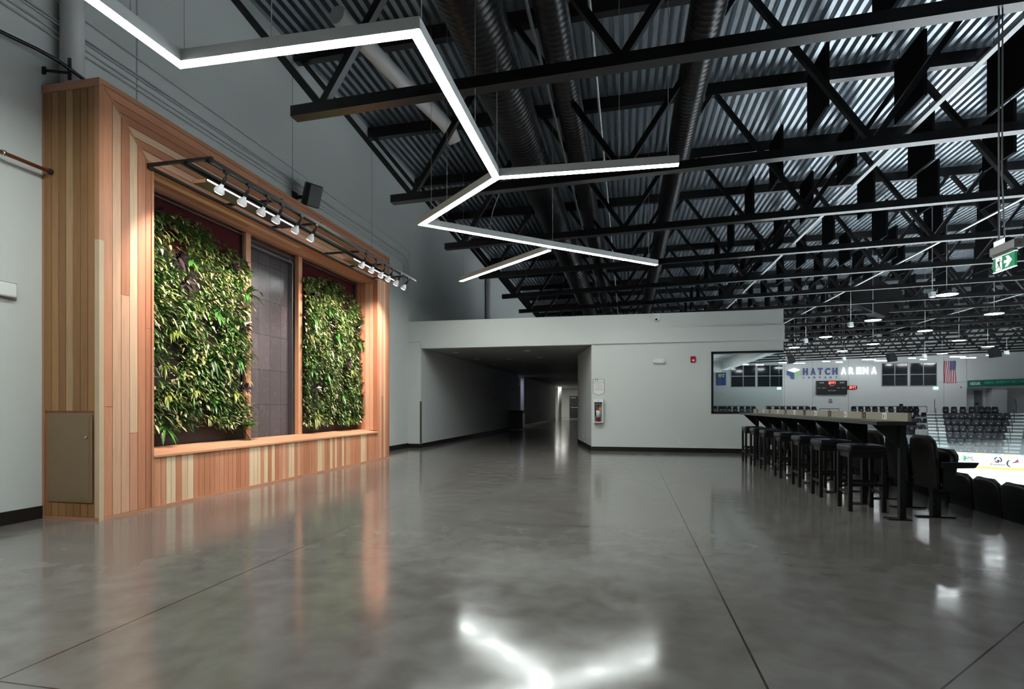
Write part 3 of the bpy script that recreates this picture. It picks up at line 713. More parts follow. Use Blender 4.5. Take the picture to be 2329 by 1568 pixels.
green_panel(9.341, 11.53, 0.86, interp([(9.3, 3.70), (9.8, 3.84), (10.4, 3.88), (10.9, 3.82), (11.3, 3.66), (11.6, 3.5)]),
            'smaller green planted panel at the far end of the cedar surround', 23, 0, 1.3, 9800,
            [('spider', 9.7, 1.02, 0.30), ('spider', 9.5, 2.55, 0.26), ('spider', 10.9, 0.95, 0.28), ('spider', 11.1, 2.0, 0.24), ('strap', 9.62, 3.02, 0.28), ('strap', 10.5, 2.75, 0.26), ('strap', 11.45, 2.70, 0.26),
             ('strap', 10.1, 1.9, 0.24), ('strap', 9.55, 2.0, 0.24), ('strap', 10.7, 1.5, 0.24), ('strap', 10.2, 3.2, 0.2), ('dark', 10.25, 3.05, 0.2), ('dark', 9.6, 1.6, 0.2), ('dark', 11.3, 3.0, 0.22), ('dark', 9.55, 3.4, 0.2), ('dark', 10.9, 2.2, 0.2),
             ('fern', 11.5, 3.25, 0.36), ('fern', 11.0, 3.42, 0.30), ('fern', 11.55, 1.45, 0.30), ('fern', 9.7, 1.35, 0.24), ('fern', 10.6, 3.6, 0.24)])

# ------------------------------------------------------------------ track frame with lamps
XR, ZTK = -4.69, 4.10
tf = thing('lamp_frame', (XF, 5.45, ZTK), 'black metal ladder frame projecting from the cedar header', 'lamp frame')
MB().box(XR - 0.02, XR + 0.02, 5.42, 11.62, ZTK - 0.045, ZTK).build('front_rail', M_BLACK, tf)
MB().box(XR - 0.09, XR - 0.065, 5.42, 11.45, ZTK - 0.03, ZTK).build('second_rail', M_BLACK, tf)
MB().box(-5.10, -5.06, 5.42, 11.45, ZTK - 0.03, ZTK).box(-5.02, -4.995, 5.42, 11.45, ZTK - 0.03, ZTK).build('middle_rail', M_BLACK, tf)
MB().box(XF + 0.012, XF + 0.05, 5.42, 11.45, ZTK - 0.03, ZTK).build('rear_rail', M_BLACK, tf)
for y in (5.44, 6.75, 7.75, 9.30, 10.25, 11.30):
    MB().box(XF + 0.011, XR, y - 0.02, y + 0.02, ZTK, ZTK + 0.03).build('cross_arm', M_BLACK, tf)
for i, (ya, yb, lb) in enumerate(((5.66, 7.40, 'long grow light tray over the larger green panel'), (9.26, 11.05, 'grow light tray over the smaller green panel'))):
    t = thing('light_tray', (-5.04, (ya + yb) / 2, 3.95), lb, 'grow light', 'grow light trays on the lamp frame')
    MB().box(-5.16, -4.955, ya, yb, 3.955, 3.985).build('tray', mat('dark_anodised_tray', (0.02, 0.014, 0.014), 0.4, metal=0.3), t)
    MB().box(-4.955, -4.947, ya, yb, 3.968, 3.986).build('lit_edge', M_LEDP, t)
    MB().box(-5.15, -4.97, ya - 0.006, ya, 3.95, 3.988).build('end_cap', M_CEDTRIM, t)
    b = MB()
    for y in (ya + 0.35, yb - 0.35): b.tube([(-5.05, y, 3.985), (-5.05, y, ZTK - 0.03)], 0.008, 6)
    b.build('hanger', M_CHROME, t)

spots = [X for X in (515, 566, 609, 642, 685, 719)] + [834, 856, 877, 893, 911, 928]
lampnames = ['nearest', 'second', 'third', 'fourth', 'fifth', 'sixth']
def spot_y(u):
    a, b_ = ray(u); k = XR / a; return k * b_
proto = {}
for i, u in enumerate(spots):
    y = spot_y(u); pink = i in (1, 2, 4, 6, 8, 10)
    lb = '%s%s reflector bulb of the six over the %s green panel' % (lampnames[i % 6], ' pinkish' if pink else ' white', 'larger' if i < 6 else 'smaller')
    top = Vector((XR, y, ZTK - 0.045)); aim = Vector((-0.62, 0.14, -0.78)).normalized()
    if pink not in proto:
        t = thing('track_spotlight', top, lb, 'spotlight', 'track spotlights on the lamp frame')
        MB().box(XR - 0.018, XR + 0.018, y - 0.035, y + 0.035, ZTK - 0.075, ZTK - 0.046).build('track_adapter', M_BLACK, t)
        MB().tube([top + Vector((0, 0, -0.03)), top + Vector((0, 0, -0.06)), top + Vector((-0.012, 0, -0.085))], 0.011, 8).build('stem', M_BLACK, t)
        s0 = top + Vector((-0.01, 0, -0.075))
        MB().lathe([(0, 0.014), (0.01, 0.022), (0.075, 0.022), (0.085, 0.018)], s0, aim, 12).build('socket', M_BLACK, t)
        s1 = s0 + aim * 0.085
        bl = MB().lathe([(0, 0.018), (0.02, 0.022), (0.045, 0.042), (0.085, 0.060), (0.105, 0.063), (0.112, 0.060)], s1, aim, 18).build('bulb', M_BULB, t)
        MB().lathe([(0.1122, 0.057), (0.120, 0.045), (0.123, 0.02)], s1, aim, 18).build('bulb_face', M_FACEP if pink else M_FACEW, bl)
        proto[pink] = (t, y)
    else:
        t, y0 = proto[pink]; t = spawn(t, top, lb)
    src = top + Vector((-0.01, 0, -0.075)) + aim * 0.235
    light('SPOT', 'spot_beam', src, 230 if not pink else 180, (1.0, 0.87, 0.80) if not pink else (1.0, 0.60, 0.52), aim=src + aim, spot_size=math.radians(88), spot_blend=0.85, shadow_soft_size=0.05)

# ================================================================== BENT LINE LIGHT
HF = 4.5
J = {'a': (-4.30, 0.6), 'b': (-4.163, 4.42), 'c': (-1.80, 4.47), 'd': (-1.82, 7.55), 'e': (0.69, 7.64), 'f': (-3.60, 9.22), 'g': (0.68, 13.0), 'h': (-1.58, 11.30), 'i': (-4.25, 13.65),
     'p': (-1.4, -0.6), 's': (-3.6, -3.2)}  # unseen run behind the camera, added to light the near wall and floor
zl = thing('bent_line_light', (-1.8, 7.5, HF), 'white suspended zigzag line light crossing the concourse', 'line light')
segs = [('a', 'b'), ('b', 'c'), ('c', 'd'), ('d', 'e'), ('d', 'f'), ('f', 'g'), ('h', 'i'), ('p', 'a'), ('s', 'p')]
for a, c in segs:
    p0, p1 = Vector((*J[a], 0)), Vector((*J[c], 0)); d = (p1 - p0).normalized()
    e0 = p0 - d * (0.05 if a in 'bcdfpq' else 0.0); e1 = p1 + d * (0.05 if c in 'bcdfaq' else 0.0)
    ho = MB().bar(e0 + Vector((0, 0, HF + 0.056)), e1 + Vector((0, 0, HF + 0.056)), 0.112, 0.108).build('housing', M_LIGHTBODY, zl)
    MB().bar(e0 + d * 0.004 + Vector((0, 0, HF + 0.0006)), e1 - d * 0.004 + Vector((0, 0, HF + 0.0006)), 0.100, 0.0024).build('diffuser', M_DIFF, zl)
for p in [(-4.18, 3.9), (-4.12, 4.42), (-3.2, 4.44), (-1.80, 4.6), (-1.81, 6.4), (-1.8, 7.5), (-0.1, 7.6), (0.55, 7.62), (-2.9, 8.55), (-3.45, 9.3), (-1.5, 11.2), (0.5, 12.9), (-4.15, 13.55)]:
    MB().tube([(p[0], p[1], HF + 0.11), (p[0], p[1], deck_z(p[0]))], 0.004, 5).build('suspension_wire', M_GREY, zl)
MB().tube([(-4.2, 13.6, HF + 0.11), (-4.2, 13.6, 5.4), (-3.9, 13.4, 5.55), (-3.3, 13.0, 5.65), (-3.2, 12.9, 6.0), (-2.4, 12.7, 7.9)], 0.008, 6).build('power_cord', M_PIPE, zl)

# ================================================================== LEFT WALL DEVICES
tag(MB().tube([(-6.22, 5.06, ZH + 0.005), (-6.22, 5.06, deck_z(-6.2))], 0.115, 20).build('drain_pipe', M_PIPE), 'thick white drain pipe rising from the cedar top at the left', 'pipe')
fl = thing('flexible_conduit', (-6.12, 4.9, 5.03), 'shiny black flexible conduit dropping behind the cedar top', 'conduit')
MB().tube([(-6.1, 3.2, 5.14), (-6.1, 4.0, 4.99), (-6.1, 4.24, 4.975), (-6.1, 4.57, 5.02), (-6.1, 4.8, 5.035), (-6.1, 4.94, 5.02), (-6.08, 5.2, 4.97), (-6.05, 5.5, 4.81)], 0.02, 10).build('cable', mat('glossy_black_conduit', (0.02, 0.02, 0.025), 0.15, metal=0.5), fl)
b = MB().bar((-6.31, 4.83, 4.97), (-6.08, 4.93, 4.97), 0.025, 0.02).bar((-6.1, 4.93, 4.9), (-6.1, 4.93, 5.14), 0.02, 0.03).bar((-6.325, 4.83, 4.93), (-6.325, 4.83, 5.01), 0.02, 0.04)
b.build('wall_bracket', M_BLACK, fl)
cp = thing('copper_pipe', (-6.22, 4.3, 3.83), 'copper pipe along the white wall running into the cedar side', 'pipe')
MB().tube([(-6.22, -2, 3.83), (-6.22, YA - 0.012, 3.83)], 0.02, 12).build('pipe', M_COPPER, cp)
MB().tube([(-6.22, YA - 0.03, 3.83), (-6.22, YA - 0.005, 3.83)], 0.032, 14).build('collar', M_BLACK, cp)
MB().tube([(-6.22, 4.335, 3.83), (-6.22, 4.365, 3.83)], 0.03, 12).bar((-6.345, 4.35, 3.83), (-6.22, 4.35, 3.83), 0.012, 0.012).build('clamp', M_CHROME, cp)
for i, (z, r, lb) in enumerate(((5.42, 0.011, 'lowest thin grey conduit on the left wall above the cedar'), (5.49, 0.011, 'second lowest thin grey conduit on the left wall'), (5.585, 0.014, 'third thin grey conduit up on the left wall'), (5.62, 0.011, 'fourth thin grey conduit up on the left wall'), (5.84, 0.009, 'topmost thin grey conduit on the left wall'))):
    ye = 14.75 + 0.12 * i
    tag(MB().tube([(WX + 0.03, -2, z), (WX + 0.03, ye - 0.25, z), (WX + 0.03, ye - 0.1, z - 0.04), (WX + 0.03, ye - 0.03, z - 0.13), (WX + 0.03, ye, z - 0.3), (WX + 0.03, ye, ZT + 0.0)], r, 6).build('wall_conduit', M_PIPE), lb, 'conduit', 'conduits on the left wall')
em = thing('emergency_lamp', (-6.3, 4.3, 2.45), 'small white wall lamp box on the far left wall', 'wall lamp')
MB().box(WX + 0.001, WX + 0.07, 3.95, 4.53, 2.385, 2.53).build('housing', M_WHITE, em, bevel=0.015)
MB().box(WX + 0.001, WX + 0.02, 3.93, 4.56, 2.37, 2.545).build('back_plate', M_GREY, em)
sk = thing('loudspeaker', (-6.05, 9.7, 5.0), 'black loudspeaker on the left wall above the cedar header', 'loudspeaker')
c0 = Vector((-6.02, 9.55, 5.36)); rot = Matrix.Rotation(math.radians(-30), 3, 'Z') @ Matrix.Rotation(math.radians(24), 3, 'Y')
b = MB(); vs = []
for z in (-0.21, 0.21):
    for x, y in ((-0.13, -0.10), (0.10, -0.17), (0.17, -0.12), (0.17, 0.12), (0.10, 0.17), (-0.13, 0.10)): vs.append(c0 + rot @ Vector((x, y, z)))
b.add(vs, [(5, 4, 3, 2, 1, 0), (6, 7, 8, 9, 10, 11)] + [(i, (i + 1) % 6, 6 + (i + 1) % 6, 6 + i) for i in range(6)])
b.build('cabinet', M_BLACK, sk, bevel=0.015)
MB().bar((WX + 0.01, 9.5, 5.3), c0 + rot @ Vector((-0.12, 0, -0.05)), 0.05, 0.05).box(WX + 0.001, WX + 0.02, 9.42, 9.58, 5.18, 5.42).build('wall_bracket', M_BLACK, sk)
tag(MB().tube([(WX + 0.12, 24.2, ZT), (WX + 0.12, 24.2, 8.0)], 0.12, 14).build('drain_pipe', M_PIPE), 'pale upright drain pipe above the corridor roof', 'pipe')
tag(MB().box(WX + 0.001, WX + 0.02, 12.42, 12.52, 1.62, 1.76).build('thermostat', M_WHITE, bevel=0.004), 'small white thermostat on the wall past the cedar end', 'thermostat')

# ================================================================== WHITE WALL DEVICES
y0 = YW
dc = thing('dome_camera', (0.78, y0, 3.62), 'white security camera high on the white wall', 'security camera')
MB().box(0.71, 0.87, y0 - 0.035, y0, 3.55, 3.72).build('mount', M_WHITE, dc, bevel=0.01)
hs = MB().lathe([(0, 0.075), (0.05, 0.075), (0.09, 0.06), (0.115, 0.03)], (0.78, y0 - 0.035, 3.61), (0, -1, -0.5), 18).build('housing', M_WHITE, dc)
MB().lathe([(0, 0.03), (0.035, 0.028), (0.042, 0.02)], (0.78, y0 - 0.125, 3.565), (0, -1, -0.5), 14).build('lens', M_BLACK, hs)
el = thing('emergency_light', (0.85, y0, 2.45), 'white two-headed emergency light on the white wall', 'emergency light')
MB().box(0.70, 1.00, y0 - 0.07, y0, 2.385, 2.52).build('body', M_WHITE, el, bevel=0.01)
for xx in (0.745, 0.965): MB().lathe([(0, 0.03), (0.04, 0.045), (0.05, 0.04)], (xx, y0 - 0.06, 2.46), (0.3 if xx > 0.85 else -0.3, -1, -0.2), 14).build('lamp_head', M_WHITE, el)
st = thing('fire_strobe', (1.73, y0, 2.48), 'red fire alarm strobe on the white wall', 'fire alarm')
MB().box(1.665, 1.795, y0 - 0.045, y0, 2.395, 2.56).build('body', M_RED, st, bevel=0.012)
MB().lathe([(0, 0.03), (0.02, 0.028), (0.03, 0.015)], (1.735, y0 - 0.045, 2.452), (0, -1, 0), 14).build('lens', M_WHITE, st)
ol = thing('power_outlet', (1.415, y0, 0.31), 'white wall outlet low on the white wall', 'outlet')
MB().box(1.375, 1.455, y0 - 0.008, y0, 0.255, 0.378).build('plate', M_WHITE, ol, bevel=0.003)
for zz in (0.285, 0.335): MB().box(1.40, 1.43, y0 - 0.011, y0 - 0.008, zz, zz + 0.028).build('socket', M_GREY, ol)
ol2 = thing('corridor_outlet', (-1.25, 16.6, 0.3), 'white outlet on the corridor right splay', 'outlet')
MB().prism([(-1.293, 16.75, 0.25), (-1.322, 16.85, 0.25), (-1.33, 16.85, 0.25), (-1.30, 16.75, 0.25)], (0, 0, 0.12)).build('plate', M_WHITE, ol2)
sg = thing('notice_sign', (-0.75, y0, 1.76), 'shield shaped notice with red lettering above the extinguisher', 'sign')
xl, xr_, zt1, zb1, zp = -0.905, -0.60, 1.975, 1.60, 1.53
out = [(xl, zb1), ((xl + xr_) / 2, zp), (xr_, zb1), (xr_, zt1), (xl, zt1)]
MB().prism([(x, y0 - 0.001, z) for x, z in out], (0, -0.006, 0)).build('board', mat('sign_board_white', (0.70, 0.72, 0.71), 0.5), sg)
b = MB()
for k in range(5):
    (xa, za), (xb, zb_) = out[k], out[(k + 1) % 5]
    b.bar((xa, y0 - 0.008, za), (xb, y0 - 0.008, zb_), 0.004, 0.009)
b.bar((xl, y0 - 0.008, 1.875), (xr_, y0 - 0.008, 1.875), 0.004, 0.006).bar((xl, y0 - 0.008, 1.922), (xr_, y0 - 0.008, 1.922), 0.004, 0.006)
b.box(xl + 0.055, xl + 0.12, y0 - 0.011, y0 - 0.007, 1.925, 1.99, 0)
b.build('outline', M_DTEXT, sg)
MB().box(xl + 0.068, xl + 0.107, y0 - 0.0135, y0 - 0.0112, 1.925, 1.978).build('emblem', M_WTEXT, sg)
for k, (tx, wd) in enumerate((('Possession of', 0.19), ('balls, pucks,', 0.17), ('sticks, skates', 0.16), ('prohibited in', 0.18), ('lobby and upper', 0.23), ('concourse area', 0.23))):
    lettering('red_lettering', tx, (-0.7525 - wd / 2, y0 - 0.007, 1.825 - 0.031 * k), wd, 0.019, M_RTEXT, sg, depth=0.002)
ec = thing('extinguisher_cabinet', (-0.75, y0, 0.79), 'white open-front extinguisher cabinet on the white wall', 'cabinet')
xa, xb, za, zb_ = -0.885, -0.62, 0.785, 1.42
b = MB().box(xa, xb, y0 - 0.012, y0 - 0.001, za, zb_).box(xa, xa + 0.012, y0 - 0.15, y0 - 0.012, za, zb_).box(xb - 0.012, xb, y0 - 0.15, y0 - 0.012, za, zb_).box(xa + 0.012, xb - 0.012, y0 - 0.15, y0 - 0.012, za, za + 0.012).box(xa + 0.012, xb - 0.012, y0 - 0.15, y0 - 0.012, zb_ - 0.012, zb_)
b.build('box', M_WHITE, ec)
dr = MB().box(xa, xa + 0.025, y0 - 0.158, y0 - 0.15, za, zb_).box(xb - 0.025, xb, y0 - 0.158, y0 - 0.15, za, zb_).box(xa + 0.025, xb - 0.025, y0 - 0.158, y0 - 0.15, za, za + 0.022).box(xa + 0.025, xb - 0.025, y0 - 0.158, y0 - 0.15, zb_ - 0.075, zb_).build('door_frame', M_WHITE, ec)
MB().tube([(-0.752, y0 - 0.158, 1.385), (-0.752, y0 - 0.166, 1.385)], 0.01, 10).build('lock', M_DTEXT, dr)
MB().box(xa + 0.025, xb - 0.025, y0 - 0.153, y0 - 0.151, za + 0.022, zb_ - 0.075).build('door_glass', M_GLASS, dr)
fx = thing('fire_extinguisher', (-0.755, y0 - 0.08, 0.80), 'red fire extinguisher with an orange tag in the wall cabinet', 'fire extinguisher')
cx, cy = -0.757, y0 - 0.082
MB().lathe([(0, 0.056), (0.01, 0.061), (0.34, 0.061), (0.38, 0.05), (0.405, 0.028), (0.42, 0.02)], (cx, cy, 0.798), (0, 0, 1), 20).build('cylinder', M_RED, fx)
MB().lathe([(0, 0.0618), (0.19, 0.0618)], (cx, cy, 0.925), (0, 0, 1), 20).build('label_band', M_WTEXT, fx)
MB().lathe([(0, 0.02), (0.03, 0.02)], (cx, cy, 1.218), (0, 0, 1), 12).build('valve', M_CHROME, fx)
MB().bar((cx - 0.03, cy - 0.01, 1.255), (cx + 0.09, cy - 0.01, 1.245), 0.02, 0.012).bar((cx - 0.02, cy - 0.01, 1.275), (cx + 0.085, cy - 0.01, 1.29), 0.02, 0.01).build('handle', M_BLACK, fx)
MB().tube([(cx - 0.02, cy - 0.01, 1.25), (cx - 0.07, cy - 0.01, 1.235), (cx - 0.085, cy - 0.01, 1.17), (cx - 0.08, cy - 0.02, 1.05), (cx - 0.072, cy - 0.02, 0.95)], 0.01, 8).build('hose', M_BLACK, fx)
MB().bar((cx + 0.045, cy - 0.066, 1.20), (cx + 0.055, cy - 0.066, 1.10), 0.045, 0.003, up=(0, 1, 0)).bar((cx + 0.055, cy - 0.067, 1.10), (cx + 0.07, cy - 0.067, 1.05), 0.05, 0.003, up=(0, 1, 0)).build('tag', M_ORANGE, fx)

# corridor downlights and bin
lbs = ['first row left', 'second row left', 'second row middle', 'first row right', 'second row right', 'third row middle', 'third row left']
for i, (xx, yy) in enumerate(((-5.32, 16.54), (-5.32, 18.97), (-4.15, 19.22), (-2.99, 16.45), (-2.98, 18.81), (-4.19, 22.62), (-5.35, 21.73))):
    o = MB().lathe([(0, 0.11), (0.012, 0.105)], (xx, yy, ZC), (0, 0, -1), 18).lathe([(0.0125, 0.085), (0.016, 0.08)], (xx, yy, ZC), (0, 0, -1), 18).build('downlight', M_WHITE)
    tag(o, 'unlit round downlight in the corridor ceiling, %s' % lbs[i], 'downlight', 'corridor downlights')
tb = thing('trash_bin', (-5.5, 27.7, 0), 'dark square waste bin against the corridor wall', 'waste bin')
MB().box(-5.90, -5.22, 27.3, 28.05, 0.03, 0.92).build('body', M_BLACK, tb, bevel=0.02)
MB().box(-5.92, -5.20, 27.28, 28.07, 0.92, 1.0).build('lid', M_BASE, tb, bevel=0.02)
MB().box(-5.22, -5.205, 27.4, 27.95, 0.1, 0.85).build('front_panel', mat('brushed_bin_panel', (0.35, 0.36, 0.38), 0.3, metal=0.8), tb)

# ================================================================== BAR COUNTER
ct = thing('bar_counter', (2.9, 10.0, 0), 'long dark drink counter with a tan upstand on black posts', 'counter')
MB().box(2.62, 3.00, 6.50, 13.75, 1.04, 1.08).build('countertop', M_SLAB, ct, bevel=0.004)
MB().box(2.925, 2.96, 6.52, 13.70, 1.081, 1.172).build('upstand', M_TAN, ct)
for y in (6.715, 7.687, 8.622, 9.603, 10.565, 11.60, 12.485, 13.457):
    p = MB().box(2.925, 2.985, y - 0.03, y + 0.03, 0.012, 1.04).build('post', M_BLACK, ct)
    MB().prism([(2.66, y - 0.012, 1.04), (2.926, y - 0.012, 1.04), (2.926, y - 0.012, 0.78)], (0, 0.024, 0)).build('gusset', M_BLACK, p)
    MB().box(2.80, 3.03, y - 0.07, y + 0.07, 0.0, 0.012).build('foot_plate', M_BLACK, p)
cards = [13.307, 12.736, 12.214, 11.573, 11.057, 10.483, 9.946, 9.382, 8.792, 8.185, 7.609, 7.037]
pr = {}
for i, y in enumerate(cards):
    white = i % 2 == 1; k = 11 - i
    lb = '%s seat number card on the counter upstand, %s from the near end' % ('white' if white else 'black', ORD[k])
    if white not in pr:
        t = thing('seat_card', (2.924, y, 1.094), lb, 'number card', 'seat number cards on the counter')
        MB().box(2.919, 2.9245, y - 0.055, y + 0.055, 1.092, 1.168).build('card', M_WTEXT if white else M_DTEXT, t)
        MB().prism([(2.9185, y + 0.035, 1.10), (2.9185, y + 0.015, 1.10), (2.9185, y + 0.008, 1.13), (2.9185, y + 0.02, 1.158), (2.9185, y + 0.03, 1.14)], (-0.001, 0, 0)).build('red_figure', M_RED if white else mat('orange_red_print', (0.6, 0.10, 0.03), 0.6), t)
        b = MB()
        for z in (1.105, 1.122, 1.139): b.box(2.9175, 2.9185, y - 0.042, y - 0.018, z, z + 0.012)
        b.build('grey_print', M_GREY, t)
        pr[white] = t
    else: spawn(pr[white], (2.924, y, 1.094), lb)

# stools
def stool(loc, label):
    r = thing('bar_stool', loc, label, 'bar stool', 'bar stools along the counter'); X, Y = loc[0], loc[1]
    MB().box(X - 0.205, X + 0.205, Y - 0.205, Y + 0.205, 0.695, 0.785).build('seat_pad', M_NAVYPAD, r, bevel=0.035, seg=4)
    MB().box(X - 0.18, X + 0.18, Y - 0.18, Y + 0.18, 0.635, 0.697).build('seat_frame', M_STOOL, r)
    for sx in (-1, 1):
        for sy in (-1, 1):
            cx, cy = X + sx * 0.178, Y + sy * 0.168
            MB().box(cx - 0.021, cx + 0.021, cy - 0.021, cy + 0.021, 0.0, 0.69).build('leg', M_STOOL, r, bevel=0.002)
    for sy in (-1, 1): MB().box(X - 0.16, X + 0.16, Y + sy * 0.168 - 0.011, Y + sy * 0.168 + 0.011, 0.30, 0.335).build('stretcher', M_STOOL, r)
    for sx in (-1, 1): MB().box(X + sx * 0.178 - 0.011, X + sx * 0.178 + 0.011, Y - 0.15, Y + 0.15, 0.20, 0.235).build('stretcher', M_STOOL, r)
    return r
SY = [7.28, 8.27, 9.2, 10.25, 11.32, 12.18, 13.0]
s0 = stool((2.765, SY[0], 0), 'black padded bar stool nearest the viewer at the counter')
for k in range(1, 7): spawn(s0, (2.765, SY[k], 0), 'black padded bar stool, %s along the counter from the near end' % ORD[k])

# arena seats with pedestal behind the counter
def shell(b, xb, yc, z0, z1, w, th, lean, nz=9, ny=9, corner=0.16, curve=0.03):
    """rounded-top moulded seat back facing +x"""
    rows = []
    for side in (0, 1):
        for i in range(nz):
            t = i / (nz - 1); z = z0 + (z1 - z0) * t
            hw = w / 2 * (0.94 + 0.06 * math.sin(PI * t))
            dz = z1 - z
            if dz < corner: hw -= corner * (1 - math.sqrt(max(0, 1 - (1 - dz / corner) ** 2))) * 0.95
            for j in range(ny):
                s_ = -1 + 2 * j / (ny - 1); y = yc + s_ * hw
                zz = z
                x = xb - lean * t + curve * s_ * s_ + (th if side else 0)
                rows.append((x, y, zz))
    n = nz * ny; fs = []
    for i in range(nz - 1):
        for j in range(ny - 1):
            a = i * ny + j; fs.append((a, a + 1, a + ny + 1, a + ny)); fs.append((n + a, n + a + ny, n + a + ny + 1, n + a + 1))
    def edge(l):
        for p, q in zip(l, l[1:]): fs.append((p, q, n + q, n + p))
    edge([j for j in range(ny)]); edge([(nz - 1) * ny + j for j in range(ny)]); edge([i * ny for i in range(nz)]); edge([i * ny + ny - 1 for i in range(nz)])
    b.add(rows, fs, 0, True); return b
def arena_seat(name, label, cat, grp, pedestal):
    r = thing(name, (0, 0, 0), label, cat, grp)
    shell(MB(), -0.02, 0, 0.34, 0.92, 0.50, 0.045, 0.055, 12, 11, 0.11).build('backrest', M_SEATB, r)
    shell(MB(), 0.10, 0, 0.40, 0.77, 0.44, 0.06, -0.05, 8, 9, 0.10).build('folded_seat', M_SEATB, r)
    for sy in (-0.282, 0.282):
        if pedestal is False and sy > 0: pass
        MB().prism([(0.03, sy - 0.026, 0.575), (0.34, sy - 0.026, 0.585), (0.38, sy - 0.026, 0.645), (0.03, sy - 0.026, 0.645)], (0, 0.052, 0)).build('armrest', M_SEATB, r, bevel=0.012)
    for sy in (-0.25, 0.25): MB().box(0.06, 0.17, sy - 0.016, sy + 0.016, 0.33, 0.60).build('side_bracket', M_SEATB, r)
    MB().box(0.07, 0.15, -0.25, 0.25, 0.32, 0.38).build('cross_beam', M_SEATB, r)
    p = MB().box(0.07, 0.15, -0.04, 0.04, 0.015, 0.32).build('pedestal', M_BLACK, r)
    if pedestal: MB().box(-0.08, 0.30, -0.03, 0.03, 0.0, 0.015).build('foot_bar', M_BLACK, p)
    return r
a0 = arena_seat('pedestal_seat', 'black folding arena seat on a pedestal nearest the counter end', 'arena seat', 'pedestal seats behind the counter', True)
a0.location = (3.27, 6.93, 0)
for k in range(1, 12): spawn(a0, (3.27, 6.93 + 0.615 * k, 0), 'black folding pedestal seat behind the counter, %s from the near end' % ORD[k])
n0 = arena_seat('tier_seat', 'black tier seat below the concourse edge, partly cut by the right picture edge', 'arena seat', 'tier seats just below the concourse edge', False)
n0.location = (4.30, 7.13, -0.545)
for k, lb in [(q, 'black tier seat below the concourse edge behind the pedestal seats, %s along' % ORD[q - 4]) for q in range(4, 15)] + list(((1, 'black tier seat below the edge, next to the cut one'), (2, 'black tier seat below the edge, second from the cut one'), (3, 'black tier seat below the edge, half behind the end pedestal seat'), (-1, 'black tier seat below the edge, out of view at the right'))):
    spawn(n0, (4.30, 7.13 + 0.53 * k, -0.545), lb)

# ================================================================== FAR STAND
D = Vector((0.4067, 0.9136, 0)); R_ = Vector((0.9136, -0.4067, 0)); ZI = -3.2
Bp = Vector((23.57, 44.95, 0))
ANG = math.atan2(R_.y, R_.x)
def row_floor(j): return -2.64 + 0.49 * j
def row_p(j): return Bp + D * (1.7 + 0.85 * j)
b = MB()
for j in range(7):
    p0 = Bp + D * (1.2 + 0.85 * j); t0_, t1_ = -2.6, 10
    P4 = [p0 + R_ * t0_, p0 + R_ * t1_, p0 + R_ * t1_ + D * 0.85, p0 + R_ * t0_ + D * 0.85]
    b.prism([(p.x, p.y, -3.4) for p in P4], (0, 0, row_floor(j) + 3.4))
struct(b.build('floor_tiers_far', M_CONC), 'concrete tiers of the far stand', 'seating tiers')
L0 = Bp + D * (1.2 + 0.85 * 7) - R_ * 1.8; L1 = L0 + R_ * 24
b = MB().prism([(4.2, 52.55, 0), (L0.x - 0.3, 52.55, 0), (L0.x, L0.y, 0), (L1.x, L1.y, 0), (46, 40, 0), (46, YF + 1.2, 0), (4.2, YF + 1.2, 0)], (0, 0, 0.30))
struct(b.build('floor_far', M_CONC), 'far end concourse floor behind the stand', 'floor')
b = MB()
for k in range(1, 7): b.box(14.0, L0.x - 0.4 - 0.10 * k, 52.55 - 0.85 * k, 52.55 - 0.85 * (k - 1), -3.4, 0.30 - 0.49 * k)
struct(b.build('floor_tiers_left', M_CONC), 'concrete tiers of the far stand left of the stair', 'seating tiers')
# stairs with pale nosings
def stair(u_lo, u_hi, label):
    b = MB(); tb_ = MB(); posts = []
    ta = None
    for k in range(14):
        j = k / 2.0; z = row_floor(j) + 0.1
        p0 = Bp + D * (1.15 + 0.425 * k)
        c = on_line(u_lo + (u_hi - u_lo) * k / 13, (p0.x, p0.y), (R_.x, R_.y)); c = Vector((c[0], c[1], 0))
        w = 0.56
        P4 = [c - R_ * w, c + R_ * w, c + R_ * w + D * 0.46, c - R_ * w + D * 0.46]
        b.prism([(p.x, p.y, -3.3) for p in P4], (0, 0, z + 3.3))
        P5 = [c - R_ * w * 0.97 - D * 0.012, c + R_ * w * 0.97 - D * 0.012, c + R_ * w * 0.97 + D * 0.05, c - R_ * w * 0.97 + D * 0.05]
        tb_.prism([(p.x, p.y, z - 0.10) for p in P5], (0, 0, 0.105))
        if k % 3 == 1: posts.append((c + D * 0.2, z))
    s = struct(b.build('stair', M_CONC), label, 'stair')
    tb_.build('nosing', M_TREAD, s)
    return posts
ps1 = stair(2138, 2126, 'stair with pale nosings between the two seat blocks')
ps2 = stair(2293, 2312, 'stair with pale nosings at the right of the seat block')
for a, (pl, nm) in enumerate(((ps1, 'left'), (ps2, 'right'))):
    for i, (c, z) in enumerate(pl):
        o = MB().tube([(c.x, c.y, z), (c.x, c.y, z + 0.92)], 0.02, 8).tube([(c.x, c.y, z + 0.9), (c.x + D.x * 0.5, c.y + D.y * 0.5, z + 1.15), (c.x + D.x * 0.5, c.y + D.y * 0.5, z + 0.5)], 0.018, 8).lathe([(0, 0.12), (0.02, 0.1)], (c.x, c.y, z), (0, 0, 1), 12).build('stair_rail', M_BLACK)
        tag(o, 'black loop handrail on the %s stair of the far stand, %s up' % (nm, ORD[i]), 'handrail', 'stair handrails of the far stand')
